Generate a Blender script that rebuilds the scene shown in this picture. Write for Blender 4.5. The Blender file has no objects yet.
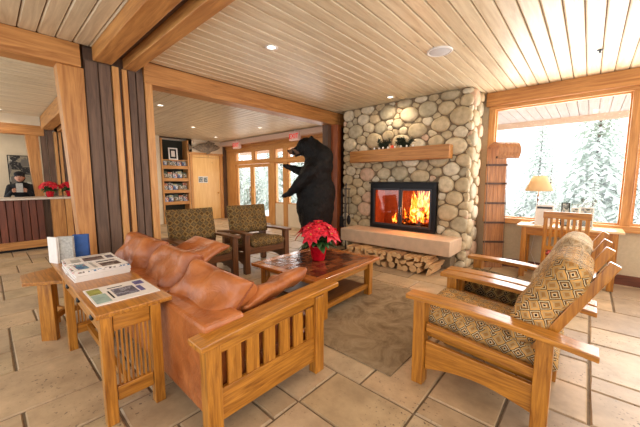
import bpy, bmesh, math, random
from mathutils import Vector, Matrix, Euler, noise
R = math.radians
PI = math.pi
scn = bpy.context.scene
COL = scn.collection
random.seed(7)
CEIL = 2.92

# ------------------------------------------------------------------ materials
def srgb(r, g, b):
    def f(c):
        c /= 255.0
        return c / 12.92 if c <= .04045 else ((c + .055) / 1.055) ** 2.4
    return (f(r), f(g), f(b), 1.0)

class NT:
    def __init__(s, name):
        s.m = bpy.data.materials.new(name); s.m.use_nodes = True
        s.t = s.m.node_tree; s.t.nodes.clear()
        s.out = s.n('ShaderNodeOutputMaterial')
    def n(s, typ, **kw):
        o = s.t.nodes.new(typ)
        for k, v in kw.items():
            if k.startswith('i_'):
                key = k[2:].replace('_', ' ')
                o.inputs[key].default_value = v
            else: setattr(o, k, v)
        return o
    def l(s, a, ao, b, bi): s.t.links.new(a.outputs[ao], b.inputs[bi])
    def bsdf(s, rough=.5, metal=0., spec=.5, color=None):
        b = s.n('ShaderNodeBsdfPrincipled')
        b.inputs['Roughness'].default_value = rough; b.inputs['Metallic'].default_value = metal
        b.inputs['Specular IOR Level'].default_value = spec
        if color: b.inputs['Base Color'].default_value = color
        s.l(b, 0, s.out, 0); return b
    def coord(s, scale=(1, 1, 1), kind='Object', rot=(0, 0, 0)):
        c = s.n('ShaderNodeTexCoord'); m = s.n('ShaderNodeMapping')
        m.inputs['Scale'].default_value = scale; m.inputs['Rotation'].default_value = rot
        s.l(c, kind, m, 'Vector'); return m
    def ramp(s, src, so, stops, interp='LINEAR'):
        r = s.n('ShaderNodeValToRGB'); r.color_ramp.interpolation = interp
        e = r.color_ramp.elements
        while len(e) < len(stops): e.new(.5)
        for q, (p, c) in zip(e, stops): q.position = p; q.color = c
        s.l(src, so, r, 'Fac'); return r
    def bump(s, src, so, b, strength=.3, dist=.01):
        u = s.n('ShaderNodeBump'); u.inputs['Strength'].default_value = strength; u.inputs['Distance'].default_value = dist
        s.l(src, so, u, 'Height'); s.l(u, 'Normal', b, 'Normal'); return u
    def mix(s, fac, a, b, mode='MIX'):
        m = s.n('ShaderNodeMix', data_type='RGBA', blend_type=mode)
        for key, v in ((0, fac), (6, a), (7, b)):
            if isinstance(v, tuple) and len(v) == 2: s.t.links.new(v[0].outputs[v[1]], m.inputs[key])
            else: m.inputs[key].default_value = v
        return m

def wood(name, light, dark, axis='x', rough=.4, spec=.5, grain=1., knots=0., island=0., coat=0.):
    s = NT(name); b = s.bsdf(rough, spec=spec)
    if coat:
        b.inputs['Coat Weight'].default_value = coat; b.inputs['Coat Roughness'].default_value = .15
    sc = {'x': (1.2, 16, 16), 'y': (16, 1.2, 16), 'z': (16, 16, 1.2)}[axis]
    sc = tuple(v * grain for v in sc)
    m = s.coord(sc)
    if island:
        g = s.n('ShaderNodeNewGeometry'); a = s.n('ShaderNodeVectorMath', operation='MULTIPLY_ADD')
        s.l(g, 'Random Per Island', a, 0); a.inputs[1].default_value = (37, 53, 71); s.l(m, 0, a, 2); src = a
    else: src = m
    n = s.n('ShaderNodeTexNoise'); n.inputs['Scale'].default_value = 2.2; n.inputs['Detail'].default_value = 7
    n.inputs['Roughness'].default_value = .62; n.inputs['Distortion'].default_value = .7
    s.l(src, 0, n, 'Vector')
    r = s.ramp(n, 'Fac', [(.3, dark), (.66, light)])
    res = (r, 'Color')
    if island:
        h = s.n('ShaderNodeHueSaturation'); mr = s.n('ShaderNodeMapRange')
        mr.inputs['To Min'].default_value = 1 - island; mr.inputs['To Max'].default_value = 1 + island
        s.l(g, 'Random Per Island', mr, 'Value'); s.l(mr, 0, h, 'Value'); s.l(r, 'Color', h, 'Color'); res = (h, 'Color')
    if knots:
        ks = {'x': (.5, 1, 1), 'y': (1, .5, 1), 'z': (1, 1, .5)}[axis]
        km = s.coord(ks); v = s.n('ShaderNodeTexVoronoi'); v.inputs['Scale'].default_value = 5.5; s.l(km, 0, v, 'Vector')
        kr = s.ramp(v, 'Distance', [(0.04, (1, 1, 1, 1)), (.13, (0, 0, 0, 1))])
        sel = s.ramp(v, 'Color', [(.55, (0, 0, 0, 1)), (.6, (1, 1, 1, 1))])
        mm = s.n('ShaderNodeMath', operation='MULTIPLY'); s.l(kr, 0, mm, 0); s.l(sel, 0, mm, 1)
        m2 = s.n('ShaderNodeMath', operation='MULTIPLY'); s.l(mm, 0, m2, 0); m2.inputs[1].default_value = knots
        mx = s.mix((m2, 0), res, tuple(c * .45 for c in dark[:3]) + (1,))
        res = (mx, 2)
    s.t.links.new(res[0].outputs[res[1]], b.inputs['Base Color'])
    s.bump(n, 'Fac', b, .15, .004)
    return s.m

def plain(name, c, rough=.5, metal=0., spec=.5, var=0., scale=20, bump=0.):
    s = NT(name); b = s.bsdf(rough, metal, spec, c)
    m = s.coord(); n = s.n('ShaderNodeTexNoise'); n.inputs['Scale'].default_value = scale; n.inputs['Detail'].default_value = 5
    s.l(m, 0, n, 'Vector')
    v = max(var, .03)
    r = s.ramp(n, 'Fac', [(.3, tuple(x * (1 - v) for x in c[:3]) + (1,)), (.7, tuple(min(1, x * (1 + v)) for x in c[:3]) + (1,))])
    s.l(r, 0, b, 'Base Color')
    if bump: s.bump(n, 'Fac', b, bump, .01)
    return s.m

def emis(name, c, st):
    s = NT(name); e = s.n('ShaderNodeEmission'); e.inputs[0].default_value = c; e.inputs[1].default_value = st
    s.l(e, 0, s.out, 0); return s.m

OAK_L, OAK_D = srgb(200, 134, 48), srgb(130, 74, 16)
PINE_L, PINE_D = srgb(202, 144, 80), srgb(150, 92, 40)
M = {}
for ax in 'xyz':
    M['oak' + ax] = wood('honey_oak_' + ax, OAK_L, OAK_D, ax, .32, grain=1.3, coat=.25)
    M['dark_oak' + ax] = wood('dark_oak_' + ax, srgb(122, 76, 38), srgb(70, 40, 18), ax, .38, grain=1.3)
    M['timber' + ax] = wood('fir_timber_' + ax, PINE_L, PINE_D, ax, .45, grain=.7, knots=.8)
    M['trim' + ax] = wood('fir_trim_' + ax, srgb(212, 158, 94), srgb(176, 114, 56), ax, .42, grain=1.)
    M['panel' + ax] = wood('brown_panel_' + ax, srgb(112, 86, 68), srgb(72, 52, 40), ax, .6, grain=.8, island=.12)
M['redpanel'] = wood('red_brown_boards', srgb(118, 62, 42), srgb(76, 38, 26), 'z', .45, grain=.8, island=.18)
M['ceil_y'] = wood('ceiling_pine_y', srgb(234, 218, 186), srgb(204, 182, 146), 'y', .38, grain=.6, knots=.35, island=.05)
M['ceil_x'] = wood('ceiling_pine_x', srgb(220, 200, 166), srgb(186, 162, 128), 'x', .38, grain=.6, knots=.35, island=.05)
M['groove'] = plain('ceiling_groove', srgb(120, 88, 56), .8)
M['plaster'] = plain('cream_plaster', srgb(226, 208, 180), .85, var=.04, scale=6)
M['wallbeige'] = plain('beige_wall', srgb(200, 182, 152), .9, var=.06, scale=30, bump=.1)
M['knotpine'] = wood('knotty_pine_door', srgb(240, 198, 130), srgb(224, 172, 102), 'z', .4, grain=.7, knots=.9)
M['black'] = plain('black_metal', srgb(34, 33, 34), .4, .6)
M['iron'] = plain('grey_iron', srgb(72, 72, 76), .45, .7)
M['white'] = plain('white_paint', srgb(236, 232, 226), .5)
M['paper'] = plain('white_paper', srgb(228, 220, 212), .7, var=.05)
M['brass'] = plain('brass', srgb(200, 150, 70), .25, .9)
M['chrome'] = plain('chrome', srgb(200, 200, 205), .15, 1.)
M['red_foil'] = plain('red_foil', srgb(200, 12, 36), .25, .25, var=.3, scale=30, bump=.6)
M['bract'] = plain('red_bract', srgb(214, 18, 48), .5, var=.25, scale=15)
M['leaf'] = plain('green_leaf', srgb(44, 84, 34), .5, var=.3, scale=14)
M['pine_needles'] = plain('dark_needles', srgb(36, 44, 22), .8, var=.4)
M['soil'] = plain('dark_soil', srgb(50, 34, 24), .9)
M['hat'] = plain('black_cloth', srgb(14, 14, 18), .8)
M['skin'] = plain('skin', srgb(196, 140, 112), .55)
M['hair'] = plain('dark_hair', srgb(20, 14, 12), .6)
M['blue'] = plain('blue_cover', srgb(30, 74, 140), .4, var=.2)
M['silver'] = plain('silver_grey_cover', srgb(170, 166, 158), .5, var=.25, scale=60)
M['shade'] = None
M['concrete'] = plain('hearth_stone', srgb(208, 178, 148), .6, var=.1, scale=9, bump=.12)
M['mortar'] = plain('mortar', srgb(128, 110, 86), .95, var=.2, scale=50, bump=.5)
M['soot'] = plain('firebrick', srgb(160, 86, 54), .9, var=.3, scale=14)
M['snow'] = plain('snow', srgb(244, 246, 250), .9)
M['asphaltgrey'] = plain('outdoor_stone', srgb(190, 190, 190), .9)

def m_ember():
    s = NT('flame'); e = s.n('ShaderNodeEmission')
    m = s.coord((9, 9, 5)); n = s.n('ShaderNodeTexNoise'); n.inputs['Scale'].default_value = 1.6; n.inputs['Detail'].default_value = 4
    n.inputs['Distortion'].default_value = 1.2
    s.l(m, 0, n, 'Vector')
    r = s.ramp(n, 'Fac', [(.34, srgb(230, 60, 10)), (.5, srgb(255, 150, 40)), (.62, srgb(255, 232, 150))])
    s.l(r, 0, e, 0); e.inputs[1].default_value = 7
    s.l(e, 0, s.out, 0); return s.m
M['flame'] = m_ember()
def m_char():
    s = NT('burning_wood'); b = s.bsdf(.9)
    m = s.coord((12, 12, 12)); n = s.n('ShaderNodeTexNoise'); n.inputs['Scale'].default_value = 2; n.inputs['Detail'].default_value = 4
    s.l(m, 0, n, 'Vector')
    r = s.ramp(n, 'Fac', [(.4, srgb(30, 16, 10)), (.6, srgb(110, 50, 26))]); s.l(r, 0, b, 'Base Color')
    e = s.ramp(n, 'Fac', [(.5, (0, 0, 0, 1)), (.6, srgb(255, 110, 20))]); s.l(e, 0, b, 'Emission Color'); b.inputs['Emission Strength'].default_value = 1.5
    return s.m
M['char'] = m_char()

def m_glass(name, rough=0., refl=.06, tint=(1, 1, 1, 1)):
    s = NT(name); t = s.n('ShaderNodeBsdfTransparent'); t.inputs[0].default_value = tint
    g = s.n('ShaderNodeBsdfGlossy'); g.inputs['Roughness'].default_value = rough
    mx = s.n('ShaderNodeMixShader'); mx.inputs[0].default_value = refl
    s.l(t, 0, mx, 1); s.l(g, 0, mx, 2); s.l(mx, 0, s.out, 0); return s.m
M['glass'] = m_glass('window_glass')
M['fireglass'] = m_glass('fire_door_glass', .05, .08, srgb(235, 215, 200))

def m_stone():
    s = NT('river_stone'); b = s.bsdf(.62)
    g = s.n('ShaderNodeNewGeometry')
    r = s.ramp(g, 'Random Per Island', [(0, srgb(216, 198, 164)), (.18, srgb(200, 180, 144)), (.34, srgb(222, 208, 180)), (.5, srgb(206, 184, 146)),
            (.64, srgb(186, 172, 142)), (.76, srgb(218, 182, 152)), (.86, srgb(196, 176, 140)), (.95, srgb(172, 160, 134))], 'CONSTANT')
    m = s.coord(); n = s.n('ShaderNodeTexNoise'); n.inputs['Scale'].default_value = 14; n.inputs['Detail'].default_value = 6; s.l(m, 0, n, 'Vector')
    r2 = s.ramp(n, 'Fac', [(.3, (.68, .66, .62, 1)), (.65, (1, 1, 1, 1))])
    mx = s.mix(1., (r, 'Color'), (r2, 'Color'), 'MULTIPLY'); s.l(mx, 2, b, 'Base Color')
    s.bump(n, 'Fac', b, .3, .01); return s.m
M['stone'] = m_stone()

def m_tile():
    s = NT('stone_floor_tile'); b = s.bsdf(.42, spec=.45)
    g = s.n('ShaderNodeNewGeometry')
    r = s.ramp(g, 'Random Per Island', [(0, srgb(188, 164, 128)), (.2, srgb(196, 168, 132)), (.4, srgb(182, 158, 126)), (.55, srgb(196, 172, 140)),
            (.7, srgb(170, 148, 122)), (.85, srgb(192, 170, 138))], 'CONSTANT')
    m = s.coord(); n = s.n('ShaderNodeTexNoise'); n.inputs['Scale'].default_value = 3.5; n.inputs['Detail'].default_value = 8; n.inputs['Roughness'].default_value = .65
    s.l(m, 0, n, 'Vector')
    r2 = s.ramp(n, 'Fac', [(.32, (.66, .63, .6, 1)), (.66, (1.08, 1.06, 1.04, 1))])
    mx = s.mix(1., (r, 'Color'), (r2, 'Color'), 'MULTIPLY')
    n2 = s.n('ShaderNodeTexNoise'); n2.inputs['Scale'].default_value = 42; n2.inputs['Detail'].default_value = 3; s.l(m, 0, n2, 'Vector')
    n3 = s.n('ShaderNodeTexNoise'); n3.inputs['Scale'].default_value = 2.2; s.l(m, 0, n3, 'Vector')
    p = s.ramp(n2, 'Fac', [(.33, (1, 1, 1, 1)), (.38, (0, 0, 0, 1))]); p2 = s.ramp(n3, 'Fac', [(.45, (0, 0, 0, 1)), (.6, (1, 1, 1, 1))])
    mm = s.n('ShaderNodeMath', operation='MULTIPLY'); s.l(p, 0, mm, 0); s.l(p2, 0, mm, 1)
    mx2 = s.mix((mm, 0), (mx, 2), srgb(96, 76, 56)); s.l(mx2, 2, b, 'Base Color')
    s.bump(n, 'Fac', b, .25, .01); return s.m
M['tile'] = m_tile()
M['grout'] = plain('floor_grout', srgb(118, 100, 78), .95, var=.2, scale=30)

def m_leather():
    s = NT('tan_leather'); b = s.bsdf(.36, spec=.5)
    m = s.coord(); n = s.n('ShaderNodeTexNoise'); n.inputs['Scale'].default_value = 5; n.inputs['Detail'].default_value = 6; s.l(m, 0, n, 'Vector')
    r = s.ramp(n, 'Fac', [(.3, srgb(140, 72, 32)), (.7, srgb(192, 116, 62))]); s.l(r, 0, b, 'Base Color')
    v = s.n('ShaderNodeTexNoise'); v.inputs['Scale'].default_value = 9; v.inputs['Detail'].default_value = 3; v.inputs['Distortion'].default_value = 1.5; s.l(m, 0, v, 'Vector')
    s.bump(v, 'Fac', b, .35, .03); return s.m
M['leather'] = m_leather()

def m_kilim(name, cols, scale, rot=(0, 0, 0)):
    s = NT(name); b = s.bsdf(.85, spec=.2)
    c = s.n('ShaderNodeTexCoord'); sp = s.n('ShaderNodeSeparateXYZ'); s.l(c, 'Object', sp, 0)
    nm = s.n('ShaderNodeSeparateXYZ'); s.l(c, 'Normal', nm, 0)
    def m(op, x, xo, y=None, yo=0, v=None):
        q = s.n('ShaderNodeMath', operation=op); s.l(x, xo, q, 0)
        if y is not None: s.l(y, yo, q, 1)
        elif v is not None: q.inputs[1].default_value = v
        return q
    top = m('GREATER_THAN', m('ABSOLUTE', nm, 2), 0, v=.6); side = m('GREATER_THAN', m('ABSOLUTE', nm, 1), 0, v=.6)
    def cmb(i, j):
        q = s.n('ShaderNodeCombineXYZ'); s.l(sp, i, q, 0); s.l(sp, j, q, 1); return q
    def vm(f, x, y):
        q = s.n('ShaderNodeMix', data_type='VECTOR'); s.t.links.new(f.outputs[0], q.inputs[0]); s.t.links.new(x[0].outputs[x[1]], q.inputs[4]); s.t.links.new(y[0].outputs[y[1]], q.inputs[5]); return q
    uv = vm(top, (vm(side, (cmb(1, 2), 0), (cmb(0, 2), 0)), 1), (cmb(0, 1), 0))
    n = s.n('ShaderNodeTexNoise'); n.inputs['Scale'].default_value = 30; n.inputs['Detail'].default_value = 2; s.l(c, 'Object', n, 'Vector')
    a = s.n('ShaderNodeVectorMath', operation='MULTIPLY_ADD'); s.l(n, 'Color', a, 0); a.inputs[1].default_value = (.012, .012, .0); s.l(uv, 1, a, 2)
    v = s.n('ShaderNodeTexVoronoi', distance='MANHATTAN', voronoi_dimensions='2D'); v.inputs['Scale'].default_value = scale; v.inputs['Randomness'].default_value = .12
    s.l(a, 0, v, 'Vector')
    st = [(0, cols[0]), (.11, cols[3]), (.19, cols[2]), (.29, cols[0]), (.36, cols[3]), (.44, cols[0]), (.51, cols[1]), (.66, cols[4]), (.8, cols[2])]
    r = s.ramp(v, 'Distance', st, 'CONSTANT')
    h = s.n('ShaderNodeHueSaturation'); mr = s.n('ShaderNodeMapRange'); mr.inputs['To Min'].default_value = .75; mr.inputs['To Max'].default_value = 1.2
    sx = s.n('ShaderNodeSeparateColor'); s.l(v, 'Color', sx, 0); s.l(sx, 0, mr, 'Value'); s.l(mr, 0, h, 'Value'); s.l(r, 0, h, 'Color')
    s.l(h, 0, b, 'Base Color'); s.bump(n, 'Fac', b, .2, .003); return s.m
KC = [srgb(56, 38, 26), srgb(198, 150, 84), srgb(162, 116, 62), srgb(208, 186, 146), srgb(176, 144, 98)]
M['kilim'] = m_kilim('woven_diamond_fabric', KC, 13)
KD = [srgb(40, 30, 20), srgb(150, 120, 70), srgb(92, 66, 38), srgb(150, 130, 90), srgb(110, 86, 50)]
M['kilim_dark'] = m_kilim('olive_diamond_fabric', KD, 10.5)
KB = [srgb(150, 128, 98), srgb(206, 184, 150), srgb(176, 146, 108), srgb(204, 184, 152), srgb(190, 166, 130)]
M['kilim_back'] = m_kilim('pale_back_fabric', KB, 13)

def m_rug():
    s = NT('rug_weave'); b = s.bsdf(.95, spec=.1)
    m = s.coord(); n = s.n('ShaderNodeTexNoise'); n.inputs['Scale'].default_value = 3.2; n.inputs['Detail'].default_value = 9; n.inputs['Roughness'].default_value = .7
    n.inputs['Distortion'].default_value = 2.; s.l(m, 0, n, 'Vector')
    r = s.ramp(n, 'Fac', [(.3, srgb(112, 92, 68)), (.5, srgb(148, 128, 100)), (.7, srgb(166, 146, 118))]); s.l(r, 0, b, 'Base Color')
    n2 = s.n('ShaderNodeTexNoise'); n2.inputs['Scale'].default_value = 160; s.l(m, 0, n2, 'Vector'); s.bump(n2, 'Fac', b, .5, .006); return s.m
M['rug'] = m_rug()

def m_bear():
    s = NT('black_fur'); b = s.bsdf(.6, spec=.25)
    m = s.coord((30, 30, 8)); n = s.n('ShaderNodeTexNoise'); n.inputs['Scale'].default_value = 2.5; n.inputs['Detail'].default_value = 5; s.l(m, 0, n, 'Vector')
    r = s.ramp(n, 'Fac', [(.35, srgb(5, 5, 6)), (.8, srgb(20, 18, 19))]); s.l(r, 0, b, 'Base Color'); s.bump(n, 'Fac', b, .8, .02); return s.m
M['fur'] = m_bear()
M['muzzle'] = plain('brown_muzzle', srgb(96, 66, 44), .7, var=.2)

def m_shade():
    s = NT('lamp_shade_cloth'); d = s.n('ShaderNodeBsdfDiffuse'); d.inputs[0].default_value = srgb(232, 212, 174)
    t = s.n('ShaderNodeBsdfTranslucent'); t.inputs[0].default_value = srgb(236, 210, 168); mx = s.n('ShaderNodeMixShader'); mx.inputs[0].default_value = .45
    s.l(d, 0, mx, 1); s.l(t, 0, mx, 2); s.l(mx, 0, s.out, 0); return s.m
M['shade'] = m_shade()

def m_print(name, base, inks, scale=(14, 14, 14), thr=.52):
    """blotchy printed page: columns and picture blocks"""
    s = NT(name); b = s.bsdf(.6)
    m = s.coord(scale); v = s.n('ShaderNodeTexVoronoi', distance='CHEBYCHEV'); v.inputs['Scale'].default_value = 1.; v.inputs['Randomness'].default_value = .7; s.l(m, 0, v, 'Vector')
    sx = s.n('ShaderNodeSeparateColor'); s.l(v, 'Color', sx, 0)
    k = len(inks); r = s.ramp(sx, 0, [(i / k, c) for i, c in enumerate(inks)], 'CONSTANT')
    n = s.n('ShaderNodeTexNoise'); n.inputs['Scale'].default_value = 4; n.inputs['Detail'].default_value = 4; s.l(m, 0, n, 'Vector')
    f = s.ramp(n, 'Fac', [(thr - .02, (0, 0, 0, 1)), (thr + .02, (1, 1, 1, 1))])
    mx = s.mix((f, 0), base, (r, 'Color')); s.l(mx, 2, b, 'Base Color'); return s.m
W = srgb(232, 224, 216)
M['print_a'] = m_print('newsprint_colour', W, [srgb(70, 60, 60), srgb(60, 70, 120), srgb(150, 160, 80), srgb(90, 84, 80)], (16, 16, 16), .5)
M['print_b'] = m_print('flyer_print', W, [srgb(90, 60, 50), srgb(50, 110, 150), srgb(200, 60, 60), srgb(120, 110, 100)], (14, 14, 14), .5)
M['photo_a'] = m_print('landscape_photo', srgb(150, 156, 150), [srgb(60, 70, 60), srgb(110, 120, 130), srgb(190, 190, 180)], (30, 30, 30), .45)
M['portrait'] = m_print('grey_painting', srgb(112, 104, 94), [srgb(190, 184, 170), srgb(110, 104, 98), srgb(40, 38, 38), srgb(150, 140, 120)], (5, 5, 5), .42)

def m_conifer(name, g, snow, amt):
    s = NT(name); b = s.bsdf(.9, spec=.1)
    geo = s.n('ShaderNodeNewGeometry'); sx = s.n('ShaderNodeSeparateXYZ'); s.l(geo, 'Normal', sx, 0)
    m = s.coord(); n = s.n('ShaderNodeTexNoise'); n.inputs['Scale'].default_value = 3; n.inputs['Detail'].default_value = 5; s.l(m, 0, n, 'Vector')
    a = s.n('ShaderNodeMath', operation='ADD'); s.l(sx, 2, a, 0); s.l(n, 0, a, 1)
    r = s.ramp(a, 0, [(amt, g), (min(.99, amt + .25), snow)]); s.l(r, 0, b, 'Base Color'); return s.m
M['conifer'] = m_conifer('hazed_snowy_spruce', srgb(198, 213, 196), srgb(242, 247, 240), .38)  # green kept pale: haze and overexposure are put into the foliage colour
M['bark'] = plain('spruce_bark', srgb(120, 108, 98), .9)

# ------------------------------------------------------------------ mesh builder
class MB:
    def __init__(s): s.bm = bmesh.new()
    def _xf(s, vs, mat):
        if mat is not None: bmesh.ops.transform(s.bm, matrix=mat, verts=vs)
        return vs
    def box(s, x0, x1, y0, y1, z0, z1, mat=None):
        P = [(x0, y0, z0), (x1, y0, z0), (x1, y1, z0), (x0, y1, z0), (x0, y0, z1), (x1, y0, z1), (x1, y1, z1), (x0, y1, z1)]
        v = [s.bm.verts.new(p) for p in P]
        for f in ((0, 3, 2, 1), (4, 5, 6, 7), (0, 1, 5, 4), (1, 2, 6, 5), (2, 3, 7, 6), (3, 0, 4, 7)): s.bm.faces.new([v[i] for i in f])
        return s._xf(v, mat) and s
    def prism(s, pts, d, axis='y', o=0., mat=None):
        """polygon pts (u,v) extruded from o to o+d along axis"""
        def P(u, v, w): return {'y': (u, w, v), 'x': (w, u, v), 'z': (u, v, w)}[axis]
        a = [s.bm.verts.new(P(u, v, o)) for u, v in pts]; b = [s.bm.verts.new(P(u, v, o + d)) for u, v in pts]
        n = len(pts)
        s.bm.faces.new(a); s.bm.faces.new(b[::-1])
        for i in range(n): s.bm.faces.new([a[i], b[i], b[(i + 1) % n], a[(i + 1) % n]])
        s._xf(a + b, mat); return s
    def tube(s, p0, p1, r0, r1=None, n=12, cap=True):
        r1 = r0 if r1 is None else r1
        p0, p1 = Vector(p0), Vector(p1); d = (p1 - p0).normalized()
        u = d.orthogonal().normalized(); w = d.cross(u)
        A = [s.bm.verts.new(p0 + (u * math.cos(t) + w * math.sin(t)) * r0) for t in [2 * PI * i / n for i in range(n)]]
        B = [s.bm.verts.new(p1 + (u * math.cos(t) + w * math.sin(t)) * r1) for t in [2 * PI * i / n for i in range(n)]]
        for i in range(n): s.bm.faces.new([A[i], A[(i + 1) % n], B[(i + 1) % n], B[i]])
        if cap: s.bm.faces.new(A[::-1]); s.bm.faces.new(B)
        return s
    def path(s, pts, r, n=8):
        for a, b in zip(pts, pts[1:]): s.tube(a, b, r, r, n)
        return s
    def lathe(s, prof, n=24, c=(0, 0, 0), rip=None):
        rings = []
        for k, (r, z) in enumerate(prof):
            if r < 1e-5: rings.append([s.bm.verts.new((c[0], c[1], c[2] + z))]); continue
            rings.append([s.bm.verts.new((c[0] + (r * (1 + (rip[k] * math.cos(9 * t) if rip else 0))) * math.cos(t), c[1] + r * (1 + (rip[k] * math.cos(9 * t) if rip else 0)) * math.sin(t), c[2] + z)) for t in [2 * PI * i / n for i in range(n)]])
        for a, b in zip(rings, rings[1:]):
            for i in range(n):
                j = (i + 1) % n
                if len(a) == 1 and len(b) == 1: continue
                if len(a) == 1: s.bm.faces.new([a[0], b[j], b[i]])
                elif len(b) == 1: s.bm.faces.new([a[i], a[j], b[0]])
                else: s.bm.faces.new([a[i], a[j], b[j], b[i]])
        return s
    def ell(s, c, r, rot=(0, 0, 0), seg=20, rings=12):
        mt = Matrix.Translation(Vector(c)) @ Euler(rot).to_matrix().to_4x4() @ Matrix.Diagonal((*r, 1))
        bmesh.ops.create_uvsphere(s.bm, u_segments=seg, v_segments=rings, radius=1, matrix=mt); return s
    def taper(s, p0, p1, r0, r1, n=16):
        s.tube(p0, p1, r0, r1, n); s.ell(p0, (r0,) * 3); s.ell(p1, (r1,) * 3); return s
    def pillow(s, w, d, h, mat=None, n=14, pinch=.06, seed=0, wr=.012, box=0.):
        """soft cushion centred at the origin, w along x, d along y, thickness h"""
        vs = {}
        for sd in (1, -1):
            for i in range(n + 1):
                for j in range(n + 1):
                    edge = i in (0, n) or j in (0, n)
                    if sd == -1 and edge: vs[(sd, i, j)] = vs[(1, i, j)]; continue
                    u = -1 + 2 * i / n; v = -1 + 2 * j / n
                    # cluster samples to the rim
                    u = math.sin(u * PI / 2); v = math.sin(v * PI / 2)
                    p = 4 + box * 8
                    hh = (max(0, 1 - abs(u) ** p) * max(0, 1 - abs(v) ** p)) ** .5
                    x = u * w / 2 * (1 - pinch * (1 - v * v)); y = v * d / 2 * (1 - pinch * (1 - u * u))
                    z = sd * h / 2 * hh
                    q = Vector((x * 6 + seed * 3.1, y * 6, sd * 2.))
                    z += wr * noise.noise(q) * (0 if edge else 1) * 2
                    vs[(sd, i, j)] = s.bm.verts.new((x, y, z))
        new = list({v for v in vs.values()})
        for sd in (1, -1):
            for i in range(n):
                for j in range(n):
                    f = [vs[(sd, i, j)], vs[(sd, i + 1, j)], vs[(sd, i + 1, j + 1)], vs[(sd, i, j + 1)]]
                    s.bm.faces.new(f if sd == 1 else f[::-1])
        s._xf(new, mat); return s
    def grid(s, fn, nu, nv):
        V = [[s.bm.verts.new(fn(i / nu, j / nv)) for j in range(nv + 1)] for i in range(nu + 1)]
        for i in range(nu):
            for j in range(nv): s.bm.faces.new([V[i][j], V[i + 1][j], V[i + 1][j + 1], V[i][j + 1]])
        return s
    def build(s, name, mat, parent=None, loc=None, rot=None, bevel=0., smooth=False, label=None, solid=0.):
        bmesh.ops.recalc_face_normals(s.bm, faces=s.bm.faces[:])
        me = bpy.data.meshes.new(name); s.bm.to_mesh(me); s.bm.free()
        me.materials.append(mat if not isinstance(mat, str) else M[mat])
        if smooth:
            for p in me.polygons: p.use_smooth = True
        o = bpy.data.objects.new(name, me); COL.objects.link(o)
        if parent is not None: o.parent = parent
        if loc is not None: o.location = loc
        if rot is not None: o.rotation_euler = rot
        if solid:
            m = o.modifiers.new('solid', 'SOLIDIFY'); m.thickness = solid; m.offset = 0
        if bevel:
            m = o.modifiers.new('bevel', 'BEVEL'); m.width = bevel; m.segments = 2; m.limit_method = 'ANGLE'; m.angle_limit = R(40)
        if label: o['label'] = label
        return o

def tag(o, label=None, cat=None, group=None, kind=None):
    if label: o['label'] = label
    if cat: o['category'] = cat
    if group: o['group'] = group
    if kind: o['kind'] = kind
    return o
def struct(name, mb, mat, label=None, cat=None, **kw):
    o = mb.build(name, mat, **kw); return tag(o, label, cat, kind='structure')
def thing(name, label, cat, loc=(0, 0, 0), rz=0., group=None):
    o = bpy.data.objects.new(name, None); COL.objects.link(o); o.empty_display_size = .1
    o.location = loc; o.rotation_euler = (0, 0, rz); return tag(o, label, cat, group)
KIDS = {}
def copy_tree(o, parent=None):
    c = o.copy(); COL.objects.link(c); c.parent = parent
    for ch in [k for k in bpy.data.objects if k.parent == o]: copy_tree(ch, c)
    return c
def B(*a): return MB().box(*a)

# ------------------------------------------------------------------ room shell
# floor: stone slabs in random ashlar over a grout bed
struct('floor', B(-12.6, 3.2, -2.2, 6.7, -.12, -.012), 'grout', 'stone tiled floor of beige slabs', 'floor')
def tiles():
    mb = MB(); u = .205; nx, ny = 72, 42; ox, oy = -12.2, -1.8
    used = [[False] * ny for _ in range(nx)]
    rnd = random.Random(5); sizes = [(3, 2), (2, 2), (2, 3), (3, 3), (3, 2), (2, 1), (2, 2), (4, 2)]
    for j in range(ny):
        for i in range(nx):
            if used[i][j]: continue
            c = sizes[:]; rnd.shuffle(c); c += [(1, 2), (2, 1), (1, 1)]
            for w, h in c:
                if i + w > nx or j + h > ny: continue
                if any(used[i + a][j + b] for a in range(w) for b in range(h)): continue
                # leave no 1-wide sliver
                k = i + w; run = 0
                while k < nx and not used[k][j]: run += 1; k += 1
                if run == 1 and w > 1: continue
                break
            for a in range(w):
                for b in range(h): used[i + a][j + b] = True
            g = .006
            x0, x1, y0, y1 = ox + i * u + g, ox + (i + w) * u - g, oy + j * u + g, oy + (j + h) * u - g
            jt = lambda: rnd.uniform(-.004, .004); e = .008
            z = rnd.uniform(-.0015, 0)
            top = [(x0 + e + jt(), y0 + e + jt(), z), (x1 - e + jt(), y0 + e + jt(), z), (x1 - e + jt(), y1 - e + jt(), z), (x0 + e + jt(), y1 - e + jt(), z)]
            bot = [(x0, y0, -.014), (x1, y0, -.014), (x1, y1, -.014), (x0, y1, -.014)]
            T = [mb.bm.verts.new(p) for p in top]; Q = [mb.bm.verts.new(p) for p in bot]
            mb.bm.faces.new(T)
            for k in range(4): mb.bm.faces.new([Q[k], Q[(k + 1) % 4], T[(k + 1) % 4], T[k]])
    return mb
struct('floor', tiles(), 'tile', 'beige stone slabs of the floor', 'floor')

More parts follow.
